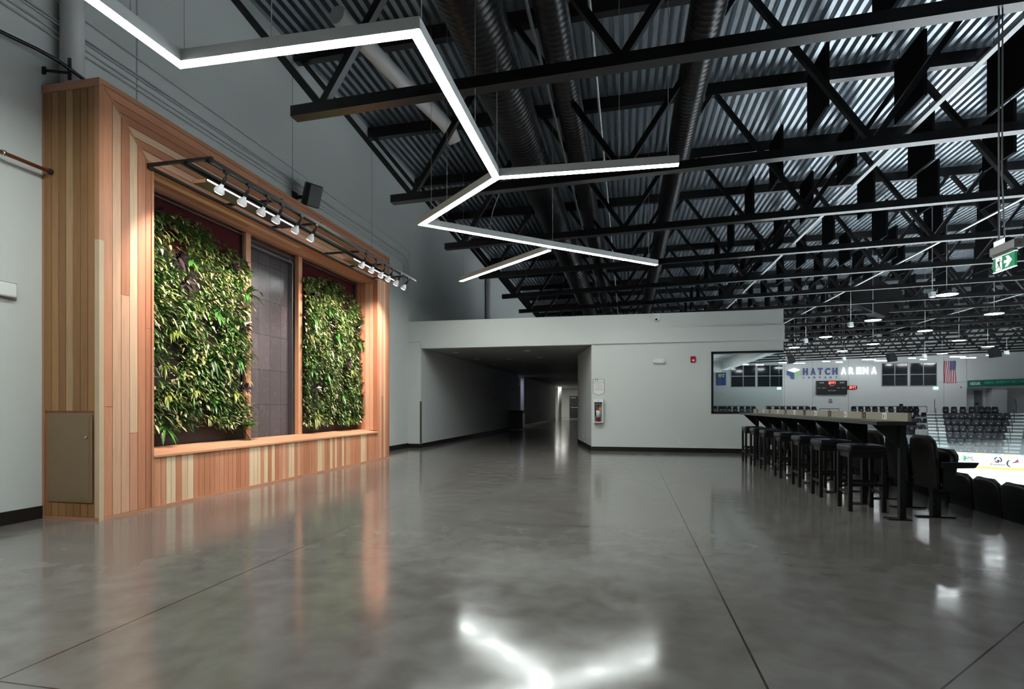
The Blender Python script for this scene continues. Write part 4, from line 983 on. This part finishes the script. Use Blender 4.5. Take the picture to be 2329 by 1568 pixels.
# far seats
def far_seat():
    r = thing('stand_seat', (0, 0, 0), 'x', 'arena seat', 'seats in the far stand')
    b = MB()
    # faces -y here
    nz, ny, n = 6, 7, 42; rows = []
    for side in (0, 1):
        for i in range(nz):
            t = i / (nz - 1); z = 0.34 + 0.52 * t; hw = 0.20 - (0.045 if t > 0.9 else 0.0)
            for j in range(ny):
                s_ = -1 + 2 * j / (ny - 1); rows.append((s_ * hw, 0.10 + 0.10 * t - 0.03 * s_ * s_ - (0.05 if side else 0), z))
    fs = []
    for i in range(nz - 1):
        for j in range(ny - 1):
            a = i * ny + j; fs += [(a, a + 1, a + ny + 1, a + ny), (n + a, n + a + ny, n + a + ny + 1, n + a + 1)]
    for l in ([j for j in range(ny)], [(nz - 1) * ny + j for j in range(ny)], [i * ny for i in range(nz)], [i * ny + ny - 1 for i in range(nz)]):
        for p, q in zip(l, l[1:]): fs.append((p, q, n + q, n + p))
    b.add(rows, fs, 0, True); b.build('backrest', M_SEAT, r)
    st_ = MB().box(-0.18, 0.18, -0.05, 0.05, 0.36, 0.66).build('folded_seat', M_SEAT, r, bevel=0.03)
    MB().box(-0.04, 0.04, -0.056, -0.0505, 0.55, 0.58).build('number_tag', M_TAG, st_)
    MB().box(-0.245, -0.205, -0.12, 0.14, 0.56, 0.60).box(0.205, 0.245, -0.12, 0.14, 0.56, 0.60).build('armrests', M_SEAT, r)
    MB().box(-0.05, 0.05, 0.02, 0.12, 0.0, 0.36).build('foot', M_SEAT, r)
    return r
fs0 = far_seat(); used = [False]
def put_far(loc, lb, rz):
    if not used[0]:
        fs0.location = loc; fs0.rotation_euler = (0, 0, rz); fs0['label'] = lb; used[0] = True
    else: spawn(fs0, loc, lb, rz)
ROWS = {6: [2151, 2170, 2190, 2211, 2232, 2247, 2263], 5: [2152.5, 2168, 2187, 2205.5, 2224.6, 2240.5, 2257, 2273, 2290], 4: [2155, 2170, 2186, 2201, 2220, 2237, 2253.5, 2270, 2287],
        3: [2158.5, 2174, 2190, 2209, 2228, 2249, 2265.5, 2282.5], 2: [2160, 2176, 2192, 2208, 2228, 2246, 2261, 2278], 1: [2166, 2185, 2205, 2224.5, 2242, 2258.5, 2275], 0: [2168, 2186, 2204, 2222, 2240, 2258, 2274]}
for j in range(6, -1, -1):
    p = row_p(j)
    for i, u in enumerate(ROWS[j]):
        c = on_line(u, (p.x, p.y), (R_.x, R_.y))
        put_far((c[0], c[1], row_floor(j)), 'grey far stand seat, right block, %s row from top, %s from left stair' % (ORD[6 - j], ORD[i]), ANG)
LROWS = {0: [1767, 1781, 1795, 1808, 1823, 1838, 1852, 1943, 1959, 1975, 1991, 2008, 2027.5, 2046, 2059, 2072, 2085], 1: [2050, 2067, 2085, 2103], 2: [2045, 2061, 2077, 2091, 2107], 3: [2005.6, 2018.6, 2032, 2045, 2059, 2073, 2086, 2099.6]}
for k, us in LROWS.items():
    for i, u in enumerate(us):
        y = 53.0 - 0.85 * k
        put_far((on_y(u, y), y, 0.30 - 0.49 * k), 'grey far stand seat, left block, %s row from top, %s from left end' % (ORD[k], ORD[i]), 0)
for i, u in enumerate([1626.6, 1639, 1648, 1659, 1672.6, 1688, 1702, 1714.5, 1750]):
    put_far((on_y(u, 53.0), 53.0, 0.30), 'dark grey seat seen through the corner glass, %s from the left' % ORD[i], 0)
def rail(name_l, x0, x1, y, z0, ztop, step=1.35):
    r = thing('guard_rail', ((x0 + x1) / 2, y, z0), name_l, 'guard rail', 'black guard rails of the far concourse')
    MB().tube([(x0, y, ztop), (x1, y, ztop)], 0.025, 8).build('top_rail', M_BLACK, r)
    n = max(1, round((x1 - x0) / step))
    for i in range(n + 1): xx = x0 + (x1 - x0) * i / n; MB().tube([(xx, y, z0), (xx, y, ztop)], 0.022, 8).build('rail_post', M_BLACK, r)
rail('black guard rail behind the left seat block below the lettering', on_y(1938, 54.6), on_y(2108, 54.6), 54.6, 0.30, 1.17, 1.3)
rail('black guard rail seen through the corner glass', on_y(1600, 54.6), on_y(1718, 54.6), 54.6, 0.30, 1.20, 1.3)
rail('black guard rail between the corner glass and the counter cards', on_y(1742, 54.6), on_y(1838, 54.6), 54.6, 0.30, 1.19, 1.3)
rail('short low black guard rail above the middle of the counter', on_y(1864, 54.0), on_y(1908, 54.0), 54.0, 0.30, 0.95, 1.0)

# rink boards and glass
P1 = Vector((23.568, 44.946, 0)); P2 = Vector((26.525, 43.468, 0)); E_ = (P2 - P1).normalized(); NB = Vector((E_.y, -E_.x, 0))  # towards the viewer
if NB.y > 0: NB = -NB
rb = thing('rink_board', (P1.x, P1.y, ZI), 'white rink board with sponsor logos at the far side of the ice', 'rink board')
def wallbox(t0_, t1_, n0_, n1_, z0, z1):
    pts = [P1 + E_ * t0_ + NB * n0_, P1 + E_ * t1_ + NB * n0_, P1 + E_ * t1_ + NB * n1_, P1 + E_ * t0_ + NB * n1_]
    return MB().prism([(p.x, p.y, z0) for p in pts], (0, 0, z1 - z0))
TA, TB = -4.5, 14.0
wallbox(TA, TB, -0.12, 0.0, ZI, ZI + 1.0).build('panel', M_BOARD, rb)
wallbox(TA, TB, 0.0, 0.015, ZI, ZI + 0.14).build('kick_plate', M_YEL, rb)
wallbox(TA, TB, -0.13, 0.012, ZI + 1.0, ZI + 1.07).build('cap_rail', M_TREAD, rb)
for i in range(12):
    t = -2.0 + 1.42 * i
    wallbox(t, t + 0.42, -0.132, 0.016, ZI + 1.003, ZI + 1.067).build('yellow_mark', mat('cap_yellow_print', (0.75, 0.68, 0.12), 0.5), rb)
    wallbox(t + 0.9, t + 1.3, -0.132, 0.016, ZI + 1.003, ZI + 1.067).build('blue_mark', mat('cap_blue_print', (0.25, 0.42, 0.70), 0.5), rb)
def at(t, z, n=0.0): p = P1 + E_ * t + NB * n; return Vector((p.x, p.y, ZI + z))
def bt(u):
    c = on_line(u, (P1.x, P1.y), (E_.x, E_.y)); return (Vector((c[0], c[1], 0)) - P1).dot(E_)
for ua, ub in ((2164, 2184), (2194, 2216)):
    ta_, tb_ = bt(ua), bt(ub)
    lettering('team_lettering', 'HML', at(ta_, 0.52), tb_ - ta_, 0.30, M_DTEXT, rb, right=E_, depth=0.012, bold=0.0)
    MB().prism([at(ta_ - 0.12, 0.55, 0.004), at(ta_ + 0.03, 0.45, 0.004), at(ta_ + 0.12, 0.80, 0.004), at(ta_ - 0.1, 0.92, 0.004)], NB * 0.004).build('green_leaf_mark', mat('logo_green', (0.12, 0.42, 0.16), 0.5), rb)
    wallbox(ta_ + 0.1, tb_ - 0.05, 0.001, 0.006, ZI + 0.38, ZI + 0.43).build('mint_line', mat('mint_print', (0.55, 0.78, 0.66), 0.5), rb)
# round emblem with red and dark word under it
tc_ = bt(2270); b = MB()
for i in range(14):
    a0_, a1_ = 2 * PI * i / 14, 2 * PI * (i + 1) / 14
    if i % 4 == 3: continue
    b.prism([at(tc_ + 0.14 * math.cos(a0_), 0.66 + 0.15 * math.sin(a0_), 0.004), at(tc_ + 0.22 * math.cos(a0_), 0.66 + 0.22 * math.sin(a0_), 0.004), at(tc_ + 0.22 * math.cos(a1_), 0.66 + 0.22 * math.sin(a1_), 0.004), at(tc_ + 0.14 * math.cos(a1_), 0.66 + 0.15 * math.sin(a1_), 0.004)], NB * 0.004)
b.prism([at(tc_ - 0.08, 0.55, 0.004), at(tc_ + 0.06, 0.50, 0.004), at(tc_ + 0.1, 0.62, 0.004), at(tc_ - 0.02, 0.70, 0.004)], NB * 0.004)
b.build('round_emblem', M_DTEXT, rb)
wallbox(bt(2252), bt(2257), 0.001, 0.006, ZI + 0.31, ZI + 0.38).build('red_mark', M_RTEXT, rb)
b = MB()
for i in range(7): t = bt(2259 + 4 * i); n_ = wallbox(t, t + 0.075, 0.001, 0.006, ZI + 0.30, ZI + 0.35); b.add(n_.v, n_.f)
b.build('dark_word', M_DTEXT, rb)
ts_ = bt(2311)
MB().prism([at(ts_ - 0.28, 0.45, 0.004), at(ts_ - 0.05, 0.60, 0.004), at(ts_ + 0.12, 0.80, 0.004), at(ts_ + 0.1, 0.62, 0.004), at(ts_ + 0.22, 0.58, 0.004), at(ts_ + 0.0, 0.53, 0.004)], NB * 0.004).build('star_mark', M_DTEXT, rb)
MB().prism([at(ts_ + 0.0, 0.56, 0.009), at(ts_ + 0.1, 0.53, 0.009), at(ts_ + 0.16, 0.60, 0.009), at(ts_ + 0.06, 0.66, 0.009)], NB * 0.003).build('red_star_centre', M_RED, rb)
b = MB()
for i in range(7):
    a0_, a1_ = 1.9 + 0.4 * i, 1.9 + 0.4 * (i + 1)
    b.prism([at(ts_ - 0.28 + 0.13 * math.cos(a0_), 0.45 + 0.2 * math.sin(a0_), 0.004), at(ts_ - 0.28 + 0.22 * math.cos(a0_), 0.45 + 0.26 * math.sin(a0_), 0.004), at(ts_ - 0.28 + 0.22 * math.cos(a1_), 0.45 + 0.26 * math.sin(a1_), 0.004), at(ts_ - 0.28 + 0.13 * math.cos(a1_), 0.45 + 0.2 * math.sin(a1_), 0.004)], NB * 0.004)
b.build('crescent_mark', M_DTEXT, rb)
gl = thing('rink_glass', (P1.x, P1.y, ZI + 1.07), 'clear rink glass standing on the white rink board', 'rink glass')
for i in range(10):
    t = TA + 1.5 * i
    wallbox(t, t + 1.49, -0.07, -0.058, ZI + 1.07, ZI + 2.25).build('pane', M_RGLASS, gl)
b = MB()
wallbox(TA, TB, -0.08, -0.05, ZI + 1.07, ZI + 1.10).build('channel', M_GREY, gl)

# ================================================================== FAR WALL ITEMS
sgn = thing('wall_lettering', (21.0, YF, 4.4), 'large arena name lettering with cube emblem on the far wall', 'sign')
cxm, czm = 17.18, 4.62
def hexp(pts, m, nm):
    MB().prism([(cxm + x, YF - 0.02, czm + z) for x, z in pts], (0, -0.16, 0)).build(nm, m, sgn)
hexp([(-0.62, 0.34), (0, 0.12), (0.62, 0.36), (0.02, 0.58)], M_SIGNW, 'cube_top')
hexp([(-0.64, 0.30), (-0.02, 0.08), (-0.02, -0.62), (-0.28, -0.50), (-0.30, -0.22), (-0.64, -0.12)], M_BLUE, 'cube_left')
hexp([(0.02, 0.08), (0.64, 0.32), (0.64, -0.10), (0.34, -0.22), (0.30, -0.40), (0.02, -0.60)], M_GREENL, 'cube_right')
for ch, ua in zip('HATCH', (1826, 1843.5, 1859.5, 1876, 1893)):
    x0 = on_y(ua, YF); lettering('blue_letter', ch, (x0, YF - 0.03, 4.44), 0.45, 0.72, M_BLUE, sgn, depth=0.14, bold=0.035)
for ch, ua in zip('ARENA', (1912, 1929.5, 1947, 1962, 1981)):
    x0 = on_y(ua, YF); lettering('white_letter', ch, (x0, YF - 0.03, 4.46), 0.48, 0.74, M_SIGNW, sgn, depth=0.14, bold=0.035)
for ch, ua in zip('COMPANY', (1826, 1838, 1850, 1863, 1875, 1887, 1900)):
    x0 = on_y(ua, YF); lettering('small_letter', ch, (x0, YF - 0.03, 4.08), 0.15, 0.20, M_BLUE, sgn, depth=0.06)
sb = thing('scoreboard', (20.77, YF, 2.4), 'black scoreboard with red clock digits under the arena lettering', 'scoreboard')
MB().box(19.34, 22.20, YF - 0.22, YF - 0.001, 2.39, 3.82).build('cabinet', M_BLACK, sb)
def seg7(txt, x, z, h, parent, yq):
    w = h * 0.52; b = MB(); t = h * 0.13
    S7 = {'1': 'bc', '0': 'abcdef', '4': 'bcfg', '7': 'abc'}
    for ch in txt:
        if ch == ':':
            b.box(x, x + t, yq - 0.01, yq, z + h * 0.25, z + h * 0.25 + t).box(x, x + t, yq - 0.01, yq, z + h * 0.65, z + h * 0.65 + t); x += t * 2; continue
        if ch == '1': b.box(x + w * 0.4, x + w * 0.4 + t, yq - 0.01, yq, z, z + h); x += w * 0.9; continue
        q = S7[ch]
        if 'a' in q: b.box(x, x + w, yq - 0.01, yq, z + h - t, z + h)
        if 'd' in q: b.box(x, x + w, yq - 0.01, yq, z, z + t)
        if 'g' in q: b.box(x, x + w, yq - 0.01, yq, z + h / 2 - t / 2, z + h / 2 + t / 2)
        if 'b' in q: b.box(x + w - t, x + w, yq - 0.01, yq, z + h / 2, z + h)
        if 'c' in q: b.box(x + w - t, x + w, yq - 0.01, yq, z, z + h / 2)
        if 'f' in q: b.box(x, x + t, yq - 0.01, yq, z + h / 2, z + h)
        if 'e' in q: b.box(x, x + t, yq - 0.01, yq, z, z + h / 2)
        x += w * 1.28
    b.build('clock_digits', M_LED, parent)
seg7('10:47', 20.42, 3.47, 0.26, sb, YF - 0.222)
for tx, x, z, w, h in (('HOME', 19.6, 3.55, 0.42, 0.13), ('GUEST', 21.5, 3.55, 0.45, 0.13), ('PERIOD', 20.58, 3.26, 0.38, 0.07), ('PLYR', 19.45, 3.04, 0.24, 0.07), ('PENALTY', 19.83, 3.04, 0.42, 0.07), ('PLYR', 21.27, 3.04, 0.24, 0.07), ('PENALTY', 21.68, 3.04, 0.42, 0.07), ('SHOTS ON GOAL', 20.4, 2.76, 0.75, 0.08)):
    lettering('white_caption', tx, (x, YF - 0.221, z), w, h, M_WTEXT, sb, depth=0.01)
ck = thing('side_clock', (22.7, YF, 3.0), 'small red digit clock beside the scoreboard', 'clock')
MB().box(22.25, 23.15, YF - 0.14, YF - 0.001, 2.93, 3.29).build('case', mat('dark_red_case', (0.03, 0.006, 0.008), 0.4), ck)
seg7('10:47', 22.40, 2.99, 0.24, ck, YF - 0.141)
# striped flag
fg = thing('striped_flag', (31.5, YF, 3.5), 'red and white striped flag with blue canton on the far wall', 'flag')
fx0, fx1, fz0, fz1 = 30.98, 32.02, 3.50, 5.70; nx, nz = 13, 12
cols = {0: MB(), 1: MB(), 2: MB()}
def fpt(i, k):
    x = fx0 + (fx1 - fx0) * i / nx; z = fz0 + (fz1 - fz0) * k / nz + 0.03 * math.sin(i * 1.3)
    return (x + 0.02 * math.sin(k * 0.7), YF - 0.06 - 0.025 * math.sin(i * 1.1 + k * 0.25), z)
for i in range(nx):
    for k in range(nz):
        canton = i >= 6 and k >= 7
        m_ = 2 if canton else (0 if i % 2 == 0 else 1)
        q = [fpt(i, k), fpt(i + 1, k), fpt(i + 1, k + 1), fpt(i, k + 1)]
        cols[m_].prism(q, (0, 0.012, 0))
cols[0].build('red_stripes', M_FRED, fg); cols[1].build('white_stripes', M_FWHITE, fg); ca = cols[2].build('blue_canton', M_FBLUE, fg)
b = MB()
for i in range(6):
    for k in range(7):
        p = Vector(fpt(6.5 + i, 7.4 + 0.7 * k)); s_ = 0.025
        b.prism([p + Vector((-s_, -0.012, 0)), p + Vector((0, -0.012, -s_)), p + Vector((s_, -0.012, 0)), p + Vector((0, -0.012, s_))], (0, 0.008, 0))
b.build('white_stars', M_FWHITE, ca)
bn = thing('blue_banner', (9.97, YF, 3.4), 'blue state banner with yellow disc seen through the corner glass', 'banner')
b = MB()
for i in range(8):
    f = lambda j, z: (9.48 + 0.99 * j / 8, YF - 0.06 - 0.03 * math.sin(j * 1.2), z)
    b.prism([f(i, 3.43), f(i + 1, 3.43), f(i + 1, 4.81), f(i, 4.81)], (0, 0.012, 0))
b.build('cloth', M_FBLUE2, bn)
MB().lathe([(0, 0.2), (0.01, 0.2)], (9.86, YF - 0.092, 4.50), (0, -1, 0), 20).build('yellow_disc', M_FYEL, bn)
MB().box(10.08, 10.30, YF - 0.105, YF - 0.095, 4.55, 4.68).box(10.12, 10.26, YF - 0.105, YF - 0.095, 4.32, 4.48).build('white_mark', M_FWHITE, bn)
gs = thing('green_fascia_sign', (35.5, YF, 3.3), 'long green sponsor fascia over the recess', 'sign')
MB().prism([(33.04, YF - 0.25, 3.08), (38.6, YF - 0.25, 3.26), (38.6, YF - 0.25, 3.90), (33.04, YF - 0.25, 3.73)], (0, 0.24, 0)).build('panel', M_GREEN, gs)
rgt = Vector((1, 0, 0.031)).normalized()
lettering('white_word', 'NEXAR', (33.16, YF - 0.25, 3.26), 0.86, 0.30, M_WTEXT, gs, right=rgt, depth=0.01, bold=0.02)
lettering('mint_word', 'ROBOTIC', (34.4, YF - 0.25, 3.38), 0.80, 0.22, M_GREENT, gs, right=rgt, depth=0.01, bold=0.02)
lettering('mint_word', 'ENERGY SECTOR', (35.35, YF - 0.25, 3.42), 2.45, 0.25, M_GREENT, gs, right=rgt, depth=0.01, bold=0.02)
for i, (xx, yy, zz, lb) in enumerate(((30.3, YF - 0.05, 2.99, 'small glowing exit sign below the right windows'), (14.75, 58.0, 2.95, 'small glowing exit sign seen through the corner glass'))):
    t = thing('small_exit_sign', (xx, yy, zz), lb, 'exit sign', 'small far exit signs')
    MB().box(xx - 0.18, xx + 0.18, yy - 0.03, yy + 0.03, zz - 0.11, zz + 0.11).build('face', M_EXITC, t)
    MB().tube([(xx, yy, zz + 0.11), (xx, yy, zz + (0.3 if i == 0 else 2.6))], 0.012, 6).build('stem', M_GREY, t)
tag(MB().box(20.55, 20.85, YF - 0.06, YF - 0.001, 1.55, 1.95).build('wall_vent', M_GREY), 'small grey wall vent below the scoreboard', 'vent')
wb = thing('wall_box', (27.2, YF, 1.5), 'small black wall box above the left seat block rail', 'wall box')
MB().box(27.05, 27.35, YF - 0.1, YF - 0.001, 1.18, 1.42).build('body', M_BLACK, wb)
fa = thing('far_strobe', (32.3, YF, 3.1), 'tiny red alarm left of the green fascia', 'fire alarm')
MB().box(32.43, 32.53, YF - 0.05, YF - 0.001, 3.0, 3.12).build('body', M_RED, fa)
bx = thing('storage_bin', (37, 58, 0.3), 'dark grey storage bin on the far concourse at the right', 'storage bin')
MB().box(36.0, 36.75, 57.6, 58.4, 0.3, 1.28).build('body', M_GREY, bx)
MB().box(36.76, 37.3, 57.6, 58.4, 0.3, 1.30).build('door', M_BLACK, bx)

# ================================================================== HANGING ARENA ITEMS
hb = None
HBV = [(10.6, 21.03), (14.7, 25.8), (10.6, 26.65), (14.65, 30.95), (10.65, 32.6), (14.7, 36.95), (18.74, 35.95), (22.5, 40.1), (14.5, 41.2), (10.6, 38.1), (22.3, 44.8)]
HBV.sort(key=lambda p: math.hypot(*p))
HBO = [(14.7, 20.0), (14.7, 14.5), (14.7, 9.0), (19, 24), (19, 17), (19, 10), (23, 28), (23, 21), (23, 14), (23, 7), (27.5, 33), (27.5, 25), (27.5, 17), (32, 36), (32, 28), (32, 20), (14.7, 3), (20, 2), (18.7, 29.6)]  # second list: unseen lamps off to the right, added to light the ice
for i, (xx, yy) in enumerate(HBV + HBO):
    lb = 'round high bay lamp hanging over the ice, %s nearest in view' % ORD[min(i, 19)]
    if i >= len(HBV): lb = 'added unseen high bay lamp over the ice beyond the right picture edge, %s' % ORD[i - len(HBV)]
    if hb is None:
        hb = thing('high_bay_lamp', (xx, yy, 5.0), lb, 'high bay lamp', 'high bay lamps over the ice')
        MB().lathe([(0.0, 0.33), (0.035, 0.325), (0.05, 0.15), (0.13, 0.13), (0.16, 0.05)], (xx, yy, 5.0), (0, 0, 1), 24).build('housing', M_BLACK, hb)
        b = MB(); n = 28
        vs = [(xx + r * math.cos(2 * PI * k / n), yy + r * math.sin(2 * PI * k / n), z) for r, z in ((0.31, 4.996), (0.15, 4.996)) for k in range(n)]
        b.add(vs, [(k, (k + 1) % n, n + (k + 1) % n, n + k) for k in range(n)])
        b.build('lit_ring', M_HB, hb)
        MB().tube([(xx, yy, 5.16), (xx, yy, deck_z(xx) - 0.3)], 0.01, 6).build('drop_rod', M_GREY, hb)
    else: spawn(hb, (xx, yy, 5.0), lb)
    light('AREA', 'high_bay_light', (xx, yy, 4.98), 560, (0.93, 0.98, 1.0), aim=(xx, yy, 0), shape='DISK', size=0.6, spread=math.radians(125))
lbar = None
for i, (ua, ub, v) in enumerate(((1772, 1795, 826), (1805, 1830, 827), (1871, 1887, 823), (1902, 1916, 824.7), (1962, 1991, 819), (1990, 2018, 821.6), (2067, 2082, 815.7), (2093, 2107, 818.6), (2161, 2195, 812.5), (2185, 2219, 815), (2244, 2258, 809), (1690, 1702, 830), (1720, 1736, 831))):
    y = 57.0 if i % 2 == 0 else 58.5; xa, xb = on_y(ua, y), on_y(ub, y); a_, b_ = ray((ua + ub) / 2); z = CAM_H + (V0 - v) / F_PX * (y / b_)
    t = thing('linear_lamp', ((xa + xb) / 2, y, z), 'bright white tube lamp before the far wall, %s from the left' % ORD[[11, 12, 0, 1, 2, 3, 4, 5, 6, 7, 8, 9, 10].index(i)], 'tube lamp', 'tube lamps along the far wall')
    MB().box(xa, xb, y - 0.06, y + 0.06, z, z + 0.05).build('lit_tube', M_BAR, t)
    MB().box(xa, xb, y - 0.07, y + 0.07, z + 0.05, z + 0.10).build('housing', M_GREY, t)
    xm = (xa + xb) / 2
    MB().tube([(xm, y, z + 0.10), (xm, y, deck_z(xm) - 0.2)], 0.01, 6).build('drop_rod', M_BLACK, t)
sa = thing('line_array_speaker', (11.2, 28.1, 6.0), 'large black curved speaker hanging among the trusses over the ice', 'loudspeaker')
def spk_poly(c, sc):
    return [Vector(c) + Vector((x * sc, 0, z * sc)) for x, z in ((-1.15, 0.55), (-0.95, -0.25), (-0.45, -0.55), (0.35, -0.95), (0.95, -0.05), (1.05, 0.15), (0.3, 0.6), (-0.2, 0.9))]
MB().prism(spk_poly((11.2, 27.7, 6.25), 1.0), (0, 0.9, 0)).build('cabinet', mat('charcoal_speaker', (0.008, 0.008, 0.009), 0.8, spec=0.1), sa)
MB().tube([(10.6, 28.1, 7.0), (10.6, 28.1, 8.2)], 0.02, 6).tube([(11.4, 28.1, 6.8), (11.4, 28.1, 8.2)], 0.02, 6).build('hanging_wire', M_BLACK, sa)
for i, (u, v, y, sc, lb) in enumerate(((1800, 818, 52.0, 0.62, 'black speaker hanging left of the arena lettering'), (2032, 814, 50.0, 0.55, 'dark grey speaker hanging above the right windows'), (2268, 803, 50.0, 0.6, 'dark grey speaker hanging above the green fascia'))):
    a_, b_ = ray(u); dp = y / b_; c = (a_ * dp, y, CAM_H + (V0 - v) / F_PX * dp)
    t = thing('hung_speaker', c, lb, 'loudspeaker', 'speakers hung before the far wall')
    MB().prism([Vector(c) + Vector((x * sc, 0, z * sc)) for x, z in ((-0.6, 0.5), (-0.35, -0.6), (0.55, -0.5), (0.5, 0.1), (0.1, 0.75))], (0, 0.6, 0)).build('cabinet', M_BLACK if i == 0 else mat('grey_speaker', (0.02, 0.021, 0.024), 0.7, spec=0.2), t)
    MB().tube([(c[0], y + 0.3, c[2] + 0.3 * sc), (c[0], y + 0.3, 8.2)], 0.02, 6).build('hanging_pole', M_GREY, t)
for i, (u, v, y, lb) in enumerate(((2124, 668, 20.2, 'white box sensor beside the nearest high bay lamp'), (1937, 737, 24.0, 'white box sensor left of the big black speaker'), (1834, 774, 32.0, 'white box sensor above the arena lettering'), (1921, 815, 44.0, 'white box sensor just over the lettering'), (2105, 809, 44.0, 'white box sensor over the right windows'), (2292, 801, 44.0, 'white box sensor near the right picture edge'))):
    a_, b_ = ray(u); dp = y / b_; c = Vector((a_ * dp, y, CAM_H + (V0 - v) / F_PX * dp)); s_ = 0.055 + 0.0017 * y
    t = thing('hung_sensor', c, lb, 'sensor box', 'white sensor boxes on drop rods')
    MB().prism([c + Vector((-s_, 0, 0.7 * s_)), c + Vector((-0.6 * s_, 0, -s_)), c + Vector((0.9 * s_, 0, -1.2 * s_)), c + Vector((0.6 * s_, 0, 0.8 * s_))], (0, 0.2, 0)).build('box', M_WHITE, t)
    MB().tube([(c.x, y + 0.1, c.z + 0.5 * s_), (c.x, y + 0.1, 8.2)], 0.012, 6).build('drop_rod', M_GREY, t)

# hanging exit sign, near right
ex = thing('exit_sign', (3.73, 6.37, 2.6), 'green running man exit sign with arrow hanging at the right', 'exit sign')
ya, yb = 6.215, 6.535
MB().box(3.715, 3.735, ya, yb, 2.622, 2.765).build('panel', M_EXITG, ex)
MB().box(3.69, 3.78, ya - 0.03, yb + 0.02, 2.79, 2.88).box(3.70, 3.75, ya, yb, 2.766, 2.79).build('housing', M_GREY, ex, bevel=0.01)
MB().box(3.708, 3.742, ya - 0.002, yb + 0.002, 2.765, 2.772).box(3.712, 3.738, ya, yb, 2.617, 2.622).build('light_edge', M_EXITW, ex)
MB().box(3.70, 3.78, 6.33, 6.50, 2.88, 2.93).build('junction_box', M_CHROME, ex)
MB().tube([(3.72, 6.455, 2.93), (3.72, 6.455, zb(3.72) - 0.005)], 0.008, 8).tube([(3.75, 6.42, 2.93), (3.74, 6.44, 3.6), (3.75, 6.45, zb(3.75) - 0.005)], 0.007, 8).build('drop_rod', M_GREY, ex)
MB().lathe([(0, 0.008), (0.006, 0.007)], (3.735, ya - 0.03, 2.84), (0, -1, 0), 10).build('red_button', M_RED, ex)
def ep(h, v, n=0.0): return (3.7148 - n, yb - h * (yb - ya), 2.622 + v * 0.143)      # h to the right as read
b = MB().prism([ep(h, v) for h, v in ((0.52, 0.42), (0.52, 0.60), (0.68, 0.60), (0.60, 0.86), (0.72, 0.86), (0.88, 0.50), (0.68, 0.13), (0.57, 0.13), (0.66, 0.42))], (-0.0015, 0, 0))
b.build('arrow', M_EXITW, ex)
dw = MB().prism([ep(h, v) for h, v in ((0.14, 0.06), (0.42, 0.06), (0.42, 0.94), (0.14, 0.94))], (-0.0015, 0, 0)).build('doorway_mark', M_EXITW, ex)
b = MB()
for poly in ([(0.30, 0.74), (0.36, 0.74), (0.36, 0.86), (0.30, 0.86)], [(0.24, 0.70), (0.34, 0.70), (0.33, 0.42), (0.26, 0.42)], [(0.24, 0.70), (0.18, 0.52), (0.21, 0.50), (0.28, 0.66)], [(0.32, 0.68), (0.42, 0.58), (0.43, 0.63), (0.33, 0.72)],
             [(0.26, 0.44), (0.31, 0.44), (0.26, 0.26), (0.12, 0.20), (0.12, 0.26), (0.22, 0.30)], [(0.29, 0.44), (0.33, 0.44), (0.38, 0.12), (0.33, 0.12)]):
    b.prism([ep(h, v, 0.0017) for h, v in poly], (-0.0012, 0, 0))
b.build('running_figure', M_GREEN, dw)

# ================================================================== LIGHTS OF THE PLACE
w = bpy.data.worlds.new('World'); S.world = w; w.use_nodes = True
w.node_tree.nodes['Background'].inputs['Color'].default_value = (0.75, 0.85, 1.0, 1)
w.node_tree.nodes['Background'].inputs['Strength'].default_value = 0.004
light('AREA', 'hall_lamp', (-7.0, 50.5, 2.9), 260, (1.0, 0.97, 0.9), aim=(-7.0, 50.5, 0), shape='RECTANGLE', size=3, size_y=5)
light('AREA', 'alcove_lamp', (-6.8, 30.7, 2.9), 16, (0.72, 0.74, 1.0), aim=(-6.8, 30.7, 0), shape='RECTANGLE', size=0.8, size_y=1.2)
light('AREA', 'room_lamp', (1.4, 19.5, 2.96), 160, (0.95, 1.0, 1.0), aim=(1.4, 19.5, 0), shape='RECTANGLE', size=1.2, size_y=1.2)

# ================================================================== CAMERA
cam = bpy.data.cameras.new('Camera'); co = bpy.data.objects.new('Camera', cam); COL.objects.link(co)
co.location = (0, 0, CAM_H); co.rotation_euler = (PI / 2, 0, TH)
cam.sensor_fit = 'HORIZONTAL'; cam.sensor_width = 36.0; cam.lens = F_PX / 2329 * 36.0
cam.shift_x = 0.0; cam.shift_y = (V0 - 784.0) / 2329
cam.clip_start = 0.05; cam.clip_end = 300
S.camera = co
S.view_settings.view_transform = 'Standard'; S.view_settings.look = 'None'
S.view_settings.exposure = 0.0; S.view_settings.gamma = 1.0; S.view_settings.use_curve_mapping = False
S.cycles.max_bounces = 8; S.cycles.transparent_max_bounces = 12
S.cycles.use_denoising = True
